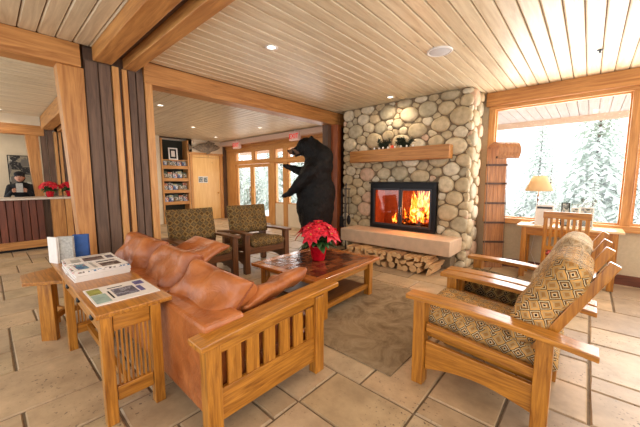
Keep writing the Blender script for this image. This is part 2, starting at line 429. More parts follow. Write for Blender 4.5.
# ceilings
def boards(axis, x0, x1, y0, y1, z, pitch=.14):
    mb = MB(); a0, a1 = (x0, x1) if axis == 'y' else (y0, y1); k = a0
    while k < a1 - .01:
        e = min(k + pitch, a1); c = .014
        pts = [(k + .006, z + .02), (k + .006, z + .01), (k + c + .004, z), (e - c * .4, z), (e - .002, z + .01), (e - .002, z + .02)]
        if axis == 'y': mb.prism(pts, y1 - y0, 'y', y0)
        else: mb.prism([(p, q) for p, q in pts], x1 - x0, 'x', x0)
        k += pitch
    return mb
struct('ceiling', boards('y', -4.2, 1.9, 1.2, 5.9, CEIL), 'ceil_y', 'whitewashed pine board ceiling over the fireplace lounge', 'ceiling')
struct('ceiling', boards('x', -4.2, 1.9, -2.2, .96, CEIL), 'ceil_x', 'pine board ceiling in front of the paired beams', 'ceiling')
struct('ceiling', boards('x', -10.6, -4.45, 1.25, 6.4, CEIL), 'ceil_x', 'pine board ceiling over the entrance area', 'ceiling')
struct('ceiling', boards('y', -12.6, -4.45, -2.2, 1.25, CEIL - .02), 'ceil_y', 'pine board ceiling over the reception', 'ceiling')
struct('ceiling', B(-12.7, 2.0, -2.2, 6.6, CEIL + .02, CEIL + .12), 'groove', 'dark backing above the ceiling boards', 'ceiling')

def beam(name, x0, x1, y0, y1, z0, z1, ax, label, mat='timber'):
    return struct(name, B(x0, x1, y0, y1, z0, z1), mat + ax, label, 'beam', bevel=.008)
beam('trim_1', -4.45, -4.2, 1.42, 5.28, 2.66, CEIL, 'y', 'long timber beam over the opening beside the bear')
beam('trim_2', -4.45, -4.2, -2.2, .80, 2.68, CEIL, 'y', 'timber beam over the opening to the reception')
beam('trim_3', -4.18, 1.9, .90, 1.08, 2.77, CEIL, 'x', 'nearer of the paired ceiling beams')
beam('trim_4', -4.18, 1.9, 1.19, 1.33, 2.76, CEIL, 'x', 'farther of the paired ceiling beams')
struct('trim_5', B(-4.2, 1.9, 1.081, 1.189, 2.87, 2.91), 'panely', 'dark track between the paired beams', 'beam')
beam('trim_22', -4.45, -4.2, 5.30, 6.4, 2.66, CEIL, 'y', 'timber lintel beside the stone chimney')
# leaning post + paneled wall
lp = MB(); lp.prism([(.69, 0), (.815, 0), (.825, 2.68), (.595, 2.68)], .2, 'x', -4.43)
struct('trim_6', lp, 'timberz', 'leaning timber post beside the brown panelled pier', 'post', bevel=.008)
def vboards(axis, a0, a1, w, c, t, z0, z1):
    """vertical boards; axis = direction the boards march; c = plane, t = thickness"""
    mb = MB(); n = max(1, round((a1 - a0) / w)); s = (a1 - a0) / n
    for i in range(n):
        p, q = a0 + i * s + .002, a0 + (i + 1) * s - .004
        pts = [(p, c), (q, c), (q, c + t * .6), (q - .006, c + t), (p + .006, c + t), (p, c + t * .6)]
        if axis == 'y': mb.prism([(v, u) for u, v in pts], z1 - z0, 'z', z0)
        else: mb.prism(pts, z1 - z0, 'z', z0)
    return mb
struct('wall_left', vboards('y', .83, 1.08, .125, -4.25, .03, 0, 2.77), 'panelz', 'brown board pier beside the leaning post', 'wall')
struct('wall_left', B(-4.45, -4.25, .83, 1.44, 0, CEIL), 'panelz', 'brown core of the panelled pier', 'wall')
struct('trim_7', B(-4.25, -4.2, 1.085, 1.15, 0, 2.77), 'trimz', 'narrow upright fir trim left of the dark slot', 'trim')
struct('trim_8', B(-4.25, -4.2, 1.185, 1.235, 0, 2.76), 'trimz', 'narrow upright fir trim right of the dark slot', 'trim')
struct('wall_left', vboards('y', 1.245, 1.42, .0875, -4.25, .035, 0, 2.76), 'panelz', 'brown board strip between two fir uprights', 'wall')
struct('trim_9', B(-4.45, -4.2, 1.425, 1.51, 0, 2.66), 'trimz', 'upright fir jamb at the near end of the opening', 'post', bevel=.004)
# far end of that opening
struct('trim_10', B(-4.46, -4.3, 5.05, 5.28, 0, 2.66), 'panelz', 'dark brown post between the bear and the chimney', 'post', bevel=.004)
struct('trim_11', B(-4.3, -4.12, 5.16, 5.29, 0, 2.66), wood('red_fir', srgb(176, 96, 48), srgb(120, 58, 28), 'z', .45), 'reddish fir trim against the chimney', 'post', bevel=.004)
struct('wall_back', B(-4.46, -4.3, 5.281, 6.4, 0, 2.66), 'panelz', 'dark wall return behind the chimney', 'wall')

# window wall (right of the chimney), plane y = 5.87
WY = 5.87
struct('wall_back', B(-1.5, -1.36, WY, WY + .2, 0, CEIL), 'wallbeige', 'wall strip behind the toboggan', 'wall')
struct('wall_back', B(-1.36, 1.9, WY, WY + .2, 0, .745), 'wallbeige', 'beige wall under the large window', 'wall')
struct('wall_back', B(-4.46, -1.5, WY + .03, WY + .2, 0, CEIL), 'wallbeige', 'hidden wall behind the chimney', 'wall')
beam('trim_12', -1.40, 1.9, WY - .09, WY + .12, 2.70, CEIL, 'x', 'timber header beam over the large window')
struct('trim_13', B(-1.36, 1.9, WY - .03, WY + .12, 2.645, 2.70), 'trimx', 'fir head casing of the large window', 'trim')
struct('trim_14', B(-1.36, -1.265, WY - .03, WY + .12, .80, 2.645), 'trimz', 'fir side jamb behind the toboggan', 'trim')
struct('trim_15', B(-1.36, 1.9, WY - .07, WY + .12, .745, .835), 'trimx', 'fir window sill behind the writing desk', 'trim', bevel=.005)
struct('trim_16', B(.35, .45, WY - .05, WY + .12, .835, 2.645), 'timberz', 'thick fir mullion right of the large window', 'post', bevel=.004)
struct('baseboard_back', B(-1.36, 1.9, WY - .025, WY, 0, .14), wood('dark_base', srgb(120, 66, 40), srgb(84, 42, 26), 'x', .5), 'reddish brown baseboard under the large window', 'baseboard')
def window(name, x0, x1, z0, z1, y, fw=.035, label='', axis='x', mat='trim'):
    fr = MB()
    if axis == 'x':
        fr.box(x0, x1, y - .02, y + .03, z0, z0 + fw).box(x0, x1, y - .02, y + .03, z1 - fw, z1)
        fr.box(x0, x0 + fw, y - .02, y + .03, z0 + fw, z1 - fw).box(x1 - fw, x1, y - .02, y + .03, z0 + fw, z1 - fw)
        o = struct(name, fr, mat + 'x', label, 'window')
        p = B(x0 + fw, x1 - fw, y, y + .008, z0 + fw, z1 - fw).build('window_pane', 'glass', o)
    else:
        fr.box(y - .02, y + .03, x0, x1, z0, z0 + fw).box(y - .02, y + .03, x0, x1, z1 - fw, z1)
        fr.box(y - .02, y + .03, x0, x0 + fw, z0 + fw, z1 - fw).box(y - .02, y + .03, x1 - fw, x1, z0 + fw, z1 - fw)
        o = struct(name, fr, mat + 'y', label, 'window')
        p = B(y, y + .008, x0 + fw, x1 - fw, z0 + fw, z1 - fw).build('window_pane', 'glass', o)
    return o
window('window_1', -1.265, .35, .835, 2.645, WY + .05, .018, 'large picture window behind the writing desk')
window('window_2', .45, 1.85, .835, 2.645, WY + .05, .03, 'right-hand window beyond the thick mullion')
# right wall with windows (beside the camera, outside the frame) so daylight falls on the chairs
struct('wall_right', B(1.9, 2.1, -2.2, 6.07, 0, .7), 'wallbeige', 'low beige wall on the right', 'wall')
struct('wall_right', B(1.9, 2.1, -2.2, 6.07, 2.6, CEIL), 'wallbeige', 'wall band over the right-hand windows', 'wall')
for k, yy in enumerate((-2.2, 0.2, 2.9, 5.6)):
    struct('wall_right', B(1.9, 2.1, yy, yy + (.5 if k != 3 else .47), .7, 2.6), 'wallbeige', 'pier between the right-hand windows', 'wall')
for k, (a, b) in enumerate(((-1.7, .2), (.7, 2.9), (3.4, 5.6))):
    window('window_%d' % (k + 3), a, b, .7, 2.6, 1.98, .05, 'side window in the right wall', axis='y')

# ---------------- entrance area: left wall x=-10.6, glazed wall y=6.4
LX = -10.6
struct('wall_left', B(LX - .2, LX, 1.36, 3.93, 0, CEIL), 'plaster', 'cream wall left of the brochure shelves', 'wall')
struct('wall_left', B(LX - .2, LX, 4.88, 5.0, 0, CEIL), 'plaster', 'cream wall strip between shelves and pine door', 'wall')
struct('wall_left', B(LX - .2, LX, 4.88, 6.2, 2.46, CEIL), 'plaster', 'cream wall above the pine door', 'wall')
struct('wall_left', B(LX - .55, LX - .4, 3.9, 6.4, 0, CEIL), 'plaster', 'cream wall behind shelves and door', 'wall')
struct('wall_left', vboards('y', 6.2, 6.45, .12, LX - .03, .05, 0, 2.86), 'panelz', 'brown boards at the corner of the glazed wall', 'wall')
struct('trim_17', B(LX - .1, LX + .02, 3.45, 3.6, 0, 2.75), wood('red_trim', srgb(170, 92, 60), srgb(120, 60, 38), 'z', .5), 'reddish upright trim left of the shelves', 'trim')
# pine door with casing
cs = MB(); cs.box(LX - .05, LX + .03, 4.90, 4.995, 0, 2.40).box(LX - .05, LX + .03, 6.06, 6.17, 0, 2.40).box(LX - .05, LX + .035, 4.87, 6.2, 2.40, 2.47)
struct('trim_18', cs, 'trimz', 'fir casing around the pine door', 'trim')
struct('wall_left', B(LX - .2, LX - .02, 4.99, 6.1, 2.31, 2.40), 'knotpine', 'pine board above the door leaf', 'wall')
d = struct('door_1', B(LX - .07, LX - .02, 5.0, 6.06, .01, 2.30), 'knotpine', 'closed knotty pine door at the far left wall', 'door')
MB().tube((LX - .02, 5.95, 1.0), (LX + .03, 5.95, 1.0), .012).ell((LX + .045, 5.95, 1.0), (.025, .03, .03)).build('door_handle', 'brass', d, smooth=True)
sg = thing('door_sign', 'small white sign with two dark squares on pine door', 'sign', (LX - .02, 5.39, 1.5))
B(0, .012, -.19, .17, -.12, .12).build('sign_board', 'paper', sg)
for yy in (-.1, .08): B(.012, .016, yy - .07, yy + .07, -.09, .09).build('sign_picture', 'photo_a', sg)
# brochure shelves
bs = thing('brochure_shelf', 'tall fir brochure rack with four rows of brochures beside pine door', 'shelf', (LX, 4.4, 0))
for yy in (-.46, .42): B(-.36, .03, yy, yy + .055, 0, 2.86).build('side_panel', 'trimz', bs)
B(-.38, -.36, -.46, .475, 0, 2.86).build('back_panel', plain('shelf_back', srgb(46, 50, 40), .7), bs)
SHZ = (.30, .66, 1.06, 1.46, 1.88, 2.14)
for i, zz in enumerate(SHZ):
    B(-.36, .0, -.405, .42, zz, zz + .03).build('shelf', 'trimy', bs)
    if i in (1, 2, 3, 4): B(0, .015, -.405, .42, zz - .02, zz + .09).build('lip', 'trimy', bs)
rows = ['bottom', 'lower', 'middle', 'upper']
ords = ['leftmost', 'second from left', 'centre', 'second from right', 'rightmost']
bro_mats = [m_print('brochure_%d' % i, c, k, (9, 9, 9), .48) for i, (c, k) in enumerate([
    (srgb(230, 220, 206), [srgb(180, 70, 60), srgb(90, 130, 180), srgb(60, 60, 60)]), (srgb(120, 150, 190), [srgb(240, 236, 230), srgb(50, 60, 110), srgb(200, 190, 120)]),
    (srgb(90, 90, 80), [srgb(220, 214, 200), srgb(150, 120, 80), srgb(60, 80, 60)]), (srgb(214, 206, 190), [srgb(70, 90, 120), srgb(120, 110, 90), srgb(190, 100, 60)])])]
for r_, zz in enumerate(SHZ[1:5]):
    for c_ in range(5):
        y = 4.4 - .385 + c_ * .163
        o = B(0, .02, 0, .14, 0, .26 + .02 * ((c_ * 7 + r_) % 3)).build('brochure', bro_mats[(c_ + r_ * 3) % 4])
        o.location = (LX - .09, y, zz + .03); o.rotation_euler = (0, R(-8), 0)
        tag(o, '%s brochure on the %s row of the brochure rack' % (ords[c_], rows[r_]), 'brochure', 'brochures on the tall rack')
pf = thing('picture_frame', 'white framed picture with dark mat on top shelf of brochure rack', 'picture frame', (LX - .04, 4.36, 2.17))
pf.rotation_euler = (0, R(-4), 0)
fr = MB().box(0, .02, -.15, .15, 0, .04).box(0, .02, -.15, .15, .36, .4).box(0, .02, -.15, -.11, .04, .36).box(0, .02, .11, .15, .04, .36)
fr.build('frame', 'white', pf); B(.002, .01, -.11, .11, .04, .36).build('mat_board', 'hat', pf); B(.01, .013, -.06, .06, .1, .3).build('picture', 'paper', pf)
# mounted fish above the door
fs = thing('mounted_fish', 'grey mottled mounted fish on the wall above pine door', 'mounted fish', (LX + .03, 5.5, 2.62), 0)
def fishm():
    mb = MB(); n = 16; rings = []
    for i in range(n + 1):
        t = i / n; r = .15 * (math.sin(PI * min(1, t * .95 + .05)) ** .7) * (1 if t < .6 else 1.) + .012
        if t < .25: r *= .35 + t * 2.6
        rings.append([mb.bm.verts.new((.04 * math.cos(a) * (r / .1) * .6 + .04, -.5 + t * 1.05, r * math.sin(a) + .08 * t)) for a in [2 * PI * k / 12 for k in range(12)]])
    for a, b in zip(rings, rings[1:]):
        for k in range(12): mb.bm.faces.new([a[k], a[(k + 1) % 12], b[(k + 1) % 12], b[k]])
    mb.bm.faces.new(rings[0][::-1]); mb.bm.faces.new(rings[-1]); return mb
fm = plain('fish_skin', srgb(128, 112, 92), .5, var=.5, scale=18)
fishm().build('body', fm, fs, smooth=True)
MB().prism([(-.48, 0), (-.66, .12), (-.62, -.02), (-.68, -.13)], .015, 'x', .03).build('tail_fin', fm, fs)
MB().prism([(-.05, .16), (.1, .30), (.2, .26), (.36, .24), (.3, .17)], .015, 'x', .03).build('dorsal_fin', fm, fs)
MB().prism([(.05, -.09), (0, -.2), (.14, -.16), (.2, -.07)], .015, 'x', .03).build('belly_fin', fm, fs)

# glazed entrance wall
GY = 6.4
beam('trim_19', LX, -4.46, GY - .08, GY + .15, 2.64, CEIL, 'x', 'timber header beam over the glazed entrance')
struct('trim_20', B(LX, -4.46, GY - .05, GY + .1, 2.50, 2.64), 'trimx', 'fir head casing of the glazed entrance', 'trim')
def gpost(n, x0, x1, z0, z1, lab): struct('trim_%d' % n, B(x0, x1, GY - .05, GY + .1, z0, z1), 'trimz', lab, 'post')
gpost(30, LX, -9.98, 0, 2.5, 'wide fir jamb at the left of the entrance doors')
gpost(31, -8.95, -8.80, 2.17, 2.5, 'short fir upright between the first two transom lights')
gpost(32, -7.95, -7.70, 0, 2.5, 'fir post right of the entrance doors')
gpost(33, -7.28, -7.08, 0, 2.5, 'fir post behind the bear paws')
gpost(34, -6.2, -6.0, 0, 2.5, 'fir post behind the bear')
gpost(35, -4.7, -4.46, 0, 2.5, 'fir post at the right end of the glazed entrance')
struct('trim_36', B(-9.98, -4.7, GY - .06, GY + .1, 2.05, 2.17), 'trimx', 'fir rail under the transom lights', 'trim')
for k, (a, b) in enumerate(((-9.98, -8.95), (-8.80, -7.95), (-7.70, -7.28), (-7.08, -6.2), (-6.0, -4.7))):
    window('window_%d' % (k + 6), a, b, 2.17, 2.5, GY, .03, 'transom light number %s from the left over the entrance' % ['one', 'two', 'three', 'four', 'five'][k])
for k, (a, b) in enumerate(((-7.70, -7.28), (-7.08, -6.2), (-6.0, -4.7))):
    window('window_%d' % (k + 12), a, b, .72, 2.05, GY, .04, ['narrow sidelight beside the entrance doors', 'sidelight seen past the bear paws', 'sidelight behind the bear'][k])
    struct('wall_back', B(a, b, GY - .03, GY + .08, 0, .72), 'plaster', 'cream panel below an entrance sidelight', 'wall')
for k, (a, b, hx) in enumerate(((-9.96, -8.98, -9.06), (-8.97, -7.97, -8.89))):
    st = .10
    f = MB().box(a, a + st, GY - .02, GY + .03, .02, 2.04).box(b - st, b, GY - .02, GY + .03, .02, 2.04).box(a + st, b - st, GY - .02, GY + .03, .02, .25).box(a + st, b - st, GY - .02, GY + .03, 1.93, 2.04)
    o = struct('door_%d' % (k + 2), f, 'trimz', ['left', 'right'][k] + ' leaf of the glazed entrance doors', 'door')
    B(a + st, b - st, GY, GY + .008, .25, 1.93).build('door_glass', 'glass', o)
    MB().tube((hx, GY - .07, .8), (hx, GY - .07, 1.25), .014).tube((hx, GY - .07, .84), (hx, GY - .02, .84), .01).tube((hx, GY - .07, 1.21), (hx, GY - .02, 1.21), .01).build('door_handle', 'brass', o, smooth=True)
# exit signs
def exit_sign(x, z, y, label):
    t = thing('exit_sign', label, 'exit sign', (x, y, z))
    B(-.2, .2, -.05, .05, 0, .24).build('housing', plain('exit_housing', srgb(232, 200, 190), .4), t, bevel=.01)
    B(-.01, .01, -.01, .01, .24, CEIL - z - .0).build('stem', 'white', t)
    cu = bpy.data.curves.new('exit_text', 'FONT'); cu.body = 'EXIT'; cu.size = .19; cu.align_x = 'CENTER'; cu.extrude = .003
    tmp = bpy.data.objects.new('tmp_text', cu); COL.objects.link(tmp)
    bpy.context.view_layer.update()
    me = bpy.data.meshes.new_from_object(tmp.evaluated_get(bpy.context.evaluated_depsgraph_get()))
    bpy.data.objects.remove(tmp)
    me.materials.clear(); me.materials.append(M['exit_red'])
    o = bpy.data.objects.new('exit_lettering', me); COL.objects.link(o); o.parent = t
    o.rotation_euler = (PI / 2, 0, 0); o.location = (0, -.054, .055); return t
M['exit_red'] = emis('exit_red', srgb(226, 40, 40), 1.2)
exit_sign(-9.45, 2.60, 6.1, 'exit sign at the left above the glazed doors')
exit_sign(-6.45, 2.62, 6.1, 'exit sign above the bear head')

# ---------------- reception
RX = -8.7
cn = thing('reception_counter', 'reception counter with red-brown board front and pale stone top', 'counter', (RX, 0, 0))
vboards('y', -2.0, .80, .11, -.05, .05, .20, 1.06).build('front_boards', 'redpanel', cn)
B(-.05, .03, -2.0, .93, .05, .20).build('kick_rail', 'timbery', cn)
B(-.12, .0, -2.0, 1.4, 0, .05).build('toe_kick', 'hat', cn)
B(-.08, .02, .92, 1.15, .20, 1.06).build('end_post', 'timberz', cn, bevel=.004)
B(-.08, .02, 1.16, 1.27, .20, 1.06).build('end_trim', 'trimz', cn)
B(-.1, -.02, 1.27, 1.45, .05, 1.06).build('end_boards', 'redpanel', cn)
B(-.65, -.11, -2.0, 1.45, 0, 1.06).build('body', 'panelz', cn)
B(-.7, .06, -2.02, 1.5, 1.06, 1.10).build('counter_top', plain('counter_stone', srgb(206, 192, 176), .35, var=.1), cn, bevel=.004)
# reception back structure at x=-9.45
QX = -9.45
beam('trim_40', QX - .2, QX, -2.2, 1.0, 2.48, 2.70, 'y', 'timber beam behind the reception counter')
struct('wall_left', B(QX - .2, QX, -2.2, .95, 2.70, 2.9), 'plaster', 'wall band over the reception beam', 'wall')
lp = MB(); lp.prism([(.80, 0), (.92, 0), (.90, 2.48), (.68, 2.48)], .18, 'x', QX - .19)
struct('trim_41', lp, 'timberz', 'leaning timber post behind the receptionist', 'post', bevel=.006)
struct('wall_left', vboards('y', .93, 1.16, .115, QX - .08, .05, 0, 2.9), 'panelz', 'brown board pier behind the reception plants', 'wall')
struct('trim_42', B(QX - .1, QX, 1.165, 1.22, 0, 2.6), 'trimz', 'slim fir upright left of the second brown pier', 'trim')
struct('trim_43', B(QX - .1, QX, 1.25, 1.30, 0, 2.6), 'trimz', 'slim fir upright beside the second brown pier', 'trim')
struct('wall_left', vboards('y', 1.305, 1.7, .13, QX - .08, .05, 0, 2.9), 'panelz', 'second brown board pier behind the reception', 'wall')
beam('trim_44', -9.2, -4.47, .93, 1.12, 2.60, 2.88, 'x', 'timber cross beam from the reception pier')
beam('trim_45', -9.2, -4.47, 1.2, 1.34, 2.58, 2.88, 'x', 'second timber cross beam above the reception')
struct('wall_left', B(-12.3, -12.1, -2.2, 1.7, 0, 2.9), 'plaster', 'cream wall behind the reception office', 'wall')
struct('wall_back', B(-12.3, -10.6, 1.7, 1.85, 0, 2.9), 'plaster', 'side wall of the reception office', 'wall')
struct('wall_left', B(LX - .2, LX, 1.36, 1.7, 0, CEIL), 'plaster', 'cream wall end by the reception', 'wall')
pt = thing('painting', 'grey painting of blurred shapes on the wall behind reception', 'painting', (-12.09, .74, 1.05))
B(0, .04, -.28, .25, 0, 1.12).build('frame', 'hat', pt); B(.04, .045, -.26, .23, .02, 1.10).build('canvas', 'portrait', pt)

# ------------------------------------------------------------------ fireplace
FX0, FX1, FY = -3.97, -1.47, 5.22
fp = thing('stone_fireplace', 'floor to ceiling river stone fireplace with glass doors and lit fire', 'fireplace', (0, 0, 0))
BX0, BX1, BZ0, BZ1 = -3.25, -1.94, .525, 1.41   # firebox opening frame
core = MB()
core.box(FX0, BX0, FY, WY, 0, CEIL).box(BX1, FX1, FY, WY, 0, CEIL).box(BX0, BX1, FY, WY, BZ1, CEIL).box(BX0, BX1, FY, WY, 0, BZ0).box(BX0, BX1, WY - .08, WY, BZ0, BZ1)
core.build('mortar_core', 'mortar', fp)

def clip(poly, a, b, c):
    out = []
    for i in range(len(poly)):
        p, q = poly[i], poly[(i + 1) % len(poly)]
        dp, dq = a * p[0] + b * p[1] - c, a * q[0] + b * q[1] - c
        if dp <= 0: out.append(p)
        if (dp < 0 < dq) or (dq < 0 < dp):
            t = dp / (dp - dq); out.append((p[0] + t * (q[0] - p[0]), p[1] + t * (q[1] - p[1])))
    return out
ASP = 1.35
def stones(mb, u0, u1, v0, v1, holes, to3, seed, depth=.075):
    rnd = random.Random(seed); pts = []
    for rad, tries in ((.135, 120), (.112, 400), (.092, 1600), (.07, 3500), (.052, 6000), (.04, 6000)):
        for _ in range(tries):
            u, v = rnd.uniform(u0, u1), rnd.uniform(v0, v1)
            r = rad * rnd.uniform(.92, 1.05)
            if any(a - r * .5 < u < b + r * .5 and c - r * .5 < v < d_ + r * .5 for a, b, c, d_ in holes): continue
            if u - r < u0 - .05 or u + r > u1 + .05: continue
            asp = ASP
            if all(((u - p) / asp) ** 2 + (v - q) ** 2 > ((r + s_) * .93) ** 2 for p, q, s_ in pts): pts.append((u, v, r))
    for i, (u, v, r) in enumerate(pts):
        poly = [(u - .4, v - .4), (u + .4, v - .4), (u + .4, v + .4), (u - .4, v + .4)]
        poly = clip(poly, -1, 0, -u0); poly = clip(poly, 1, 0, u1); poly = clip(poly, 0, -1, -v0); poly = clip(poly, 0, 1, v1)
        for a, b, c, d_ in holes:      # keep clear of openings
            if c < v < d_: poly = clip(poly, 1, 0, a) if u < a else clip(poly, -1, 0, -b)
            elif a < u < b: poly = clip(poly, 0, 1, c) if v < c else clip(poly, 0, -1, -d_)
            else:
                cu = a if u < a else b; cv = c if v < c else d_
                if abs(u - cu) > abs(v - cv): poly = clip(poly, 1, 0, a) if u < a else clip(poly, -1, 0, -b)
                else: poly = clip(poly, 0, 1, c) if v < c else clip(poly, 0, -1, -d_)
        for j, (p, q, s_) in enumerate(pts):
            if i == j or abs(p - u) > .8 or abs(q - v) > .8: continue
            A2 = ASP * ASP; dx, dy = (p - u) / A2, q - v
            c = dx * (u + p) / 2 + dy * (v + q) / 2 + (r * r - s_ * s_) / 2
            poly = clip(poly, dx, dy, c)
            if len(poly) < 3: break
        if len(poly) < 3: continue
        # limit to a superellipse round the site so the stones stay rounded
        cx = sum(p[0] for p in poly) / len(poly); cy = sum(p[1] for p in poly) / len(poly)
        N = 20; ring = []
        for k in range(N):
            t = 2 * PI * k / N; dx, dy = math.cos(t), math.sin(t); best = 9
            for a in range(len(poly)):
                p, q = poly[a], poly[(a + 1) % len(poly)]
                ex, ey = q[0] - p[0], q[1] - p[1]; den = dx * ey - dy * ex
                if abs(den) < 1e-9: continue
                s1 = ((p[0] - cx) * ey - (p[1] - cy) * ex) / den; s2 = ((p[0] - cx) * dy - (p[1] - cy) * dx) / den
                if s1 > 0 and -1e-6 <= s2 <= 1 + 1e-6: best = min(best, s1)
            if best == 9: best = .02
            ring.append(min(best - .006, r * 1.45 * (1 + .35 * abs(dx))))
        for _ in range(2): ring = [(ring[k - 1] + 2 * ring[k] + ring[(k + 1) % N]) / 4 for k in range(N)]
        ring = [max(x, .01) for x in ring]
        h = min(depth, max(.03, r * .62)) * rnd.uniform(.8, 1.15)
        rings = []
        for sc, hz in ((1, -.02), (1.0, h * .35), (.93, h * .68), (.78, h * .88), (.5, h * .98)):
            rings.append([mb.bm.verts.new(to3(cx + ring[k] * sc * math.cos(2 * PI * k / N), cy + ring[k] * sc * math.sin(2 * PI * k / N), hz)) for k in range(N)])
        top = mb.bm.verts.new(to3(cx, cy, h))
        for a, b in zip(rings, rings[1:]):
            for k in range(N): mb.bm.faces.new([a[k], a[(k + 1) % N], b[(k + 1) % N], b[k]])
        for k in range(N): mb.bm.faces.new([rings[-1][k], rings[-1][(k + 1) % N], top])
mb = MB()
stones(mb, FX0 - .03, FX1 + .03, 0, CEIL - .005, [(BX0, BX1, BZ0, BZ1 + .02)], lambda u, v, h: (u, FY - h + .012, v), 3)
stones(mb, FY - .02, WY - .09, 0, CEIL - .005, [], lambda u, v, h: (FX1 + h - .012, u, v), 11)
mb.build('stone_facing', 'stone', fp, smooth=True).modifiers.new('s', 'SUBSURF').levels = 0
# hearth slab
B(-3.60, -1.505, 4.62, FY - .02, .29, .53).build('hearth_slab', 'concrete', fp, bevel=.012)
B(-3.3, -1.6, 4.97, FY - .01, 0, .29).build('hearth_support', 'mortar', fp)
# fire box
fb = MB(); a, b, c, d_ = BX0 + .02, BX1 - .02, BZ0 + .01, BZ1 - .01
fb.box(a, b, FY + .42, FY + .45, c, d_).box(a, b, FY, FY + .42, c, c + .02).box(a, b, FY, FY + .42, d_ - .02, d_)
fb.box(a, a + .02, FY, FY + .42, c + .02, d_ - .02).box(b - .02, b, FY, FY + .42, c + .02, d_ - .02)
fb.build('firebox_lining', 'soot', fp)
fy = FY - .085
f = MB()
f.box(BX0, BX1, fy, FY + .01, BZ1 - .10, BZ1 - .01).box(BX0, BX1, fy, FY + .01, BZ0 + .012, BZ0 + .08)
f.box(BX0, BX0 + .07, fy, FY + .01, BZ0 + .08, BZ1 - .1).box(BX1 - .07, BX1, fy, FY + .01, BZ0 + .08, BZ1 - .1)
f.box(BX0 - .02, BX1 + .02, fy - .03, FY, BZ1 - .01, BZ1 + .02)
f.build('fire_surround', 'black', fp, bevel=.004)
mid = (BX0 + BX1) / 2
for s_, (x0, x1) in enumerate(((BX0 + .07, mid - .003), (mid + .003, BX1 - .07))):
    z0, z1 = BZ0 + .08, BZ1 - .1; w = .035
    g = MB().box(x0, x1, fy - .012, fy + .015, z0, z0 + w).box(x0, x1, fy - .012, fy + .015, z1 - w, z1).box(x0, x0 + w, fy - .012, fy + .015, z0 + w, z1 - w).box(x1 - w, x1, fy - .012, fy + .015, z0 + w, z1 - w)
    dr = g.build('fire_door', 'iron', fp)
    B(x0 + w, x1 - w, fy, fy + .004, z0 + w, z1 - w).build('door_glass', 'fireglass', dr)
    hx = x1 - w / 2 if s_ == 0 else x0 + w / 2
    MB().tube((hx, fy - .035, z0 + .22), (hx, fy - .035, z0 + .36), .007).tube((hx, fy - .035, z0 + .24), (hx, fy - .01, z0 + .24), .005).tube((hx, fy - .035, z0 + .34), (hx, fy - .01, z0 + .34), .005).build('door_handle', 'chrome', dr)
# burning logs, grate and flames
gr = thing('fire_grate', 'black iron grate under the burning logs', 'grate', (-2.38, FY + .2, BZ0 + .031))
g = MB()
for i in range(7): g.box(-.36 + i * .11, -.34 + i * .11, -.14, .14, .05, .065)
g.box(-.38, .36, -.13, -.11, .03, .05).box(-.38, .36, .11, .13, .03, .05)
for sx in (-.36, .34):
    for sy in (-.12, .12): g.box(sx, sx + .02, sy - .01, sy + .01, 0, .04)
g.build('bars', 'black', gr)
for i, (p, q, r, lab) in enumerate((((-2.70, 5.36, .70), (-2.06, 5.37, .71), .055, 'burning log lying lowest in the fire grate'),
        ((-2.65, 5.48, .71), (-2.09, 5.46, .72), .055, 'burning log at the back of the fire grate'),
        ((-2.6, 5.40, .80), (-2.12, 5.45, .83), .06, 'burning log stacked on top in the fire'))):
    o = MB().tube(p, q, r, r * .85, 10).build('burning_log', 'char', smooth=False); tag(o, lab, 'log', 'burning logs in the fireplace')
def flame(mb, x, y, z, h, w, seed):
    rnd = random.Random(seed); n = 9; rings = []
    for i in range(n + 1):
        t = i / n; r = w * (math.sin(PI * min(1, t * .8 + .16)) ** 1.2) * (1 - t) ** .45 + .002
        ox = .35 * w * math.sin(t * 6 + seed); oy = .3 * w * math.cos(t * 5 + seed)
        rings.append([mb.bm.verts.new((x + ox + r * math.cos(a), y + oy + r * .45 * math.sin(a), z + h * t)) for a in [2 * PI * k / 8 for k in range(8)]])
    for a, b in zip(rings, rings[1:]):
        for k in range(8): mb.bm.faces.new([a[k], a[(k + 1) % 8], b[(k + 1) % 8], b[k]])
mb = MB(); rnd = random.Random(4)
for i in range(30):
    x = -2.30 + rnd.gauss(0, .15); x = max(-2.75, min(-2.03, x))
    flame(mb, x, 5.34 + rnd.uniform(-.03, .1), .66 + rnd.uniform(0, .16), rnd.uniform(.2, .58) * (1 - abs(x + 2.28) * .9), rnd.uniform(.03, .075), i)
for x, h in ((-2.85, .12), (-2.8, .2), (-2.6, .3)): flame(mb, x, 5.35, .64, h, .03, int(h * 100))
fl = mb.build('flames', 'flame', smooth=True); tag(fl, 'orange flames rising from the logs behind the glass doors', 'fire', kind='stuff')
# mantel
mt = B(-3.66, -1.70, 4.98, FY - .065, 1.815, 2.04).build('mantel_shelf', 'timberx', bevel=.01); tag(mt, 'thick golden timber mantel across the stone chimney', 'mantel')
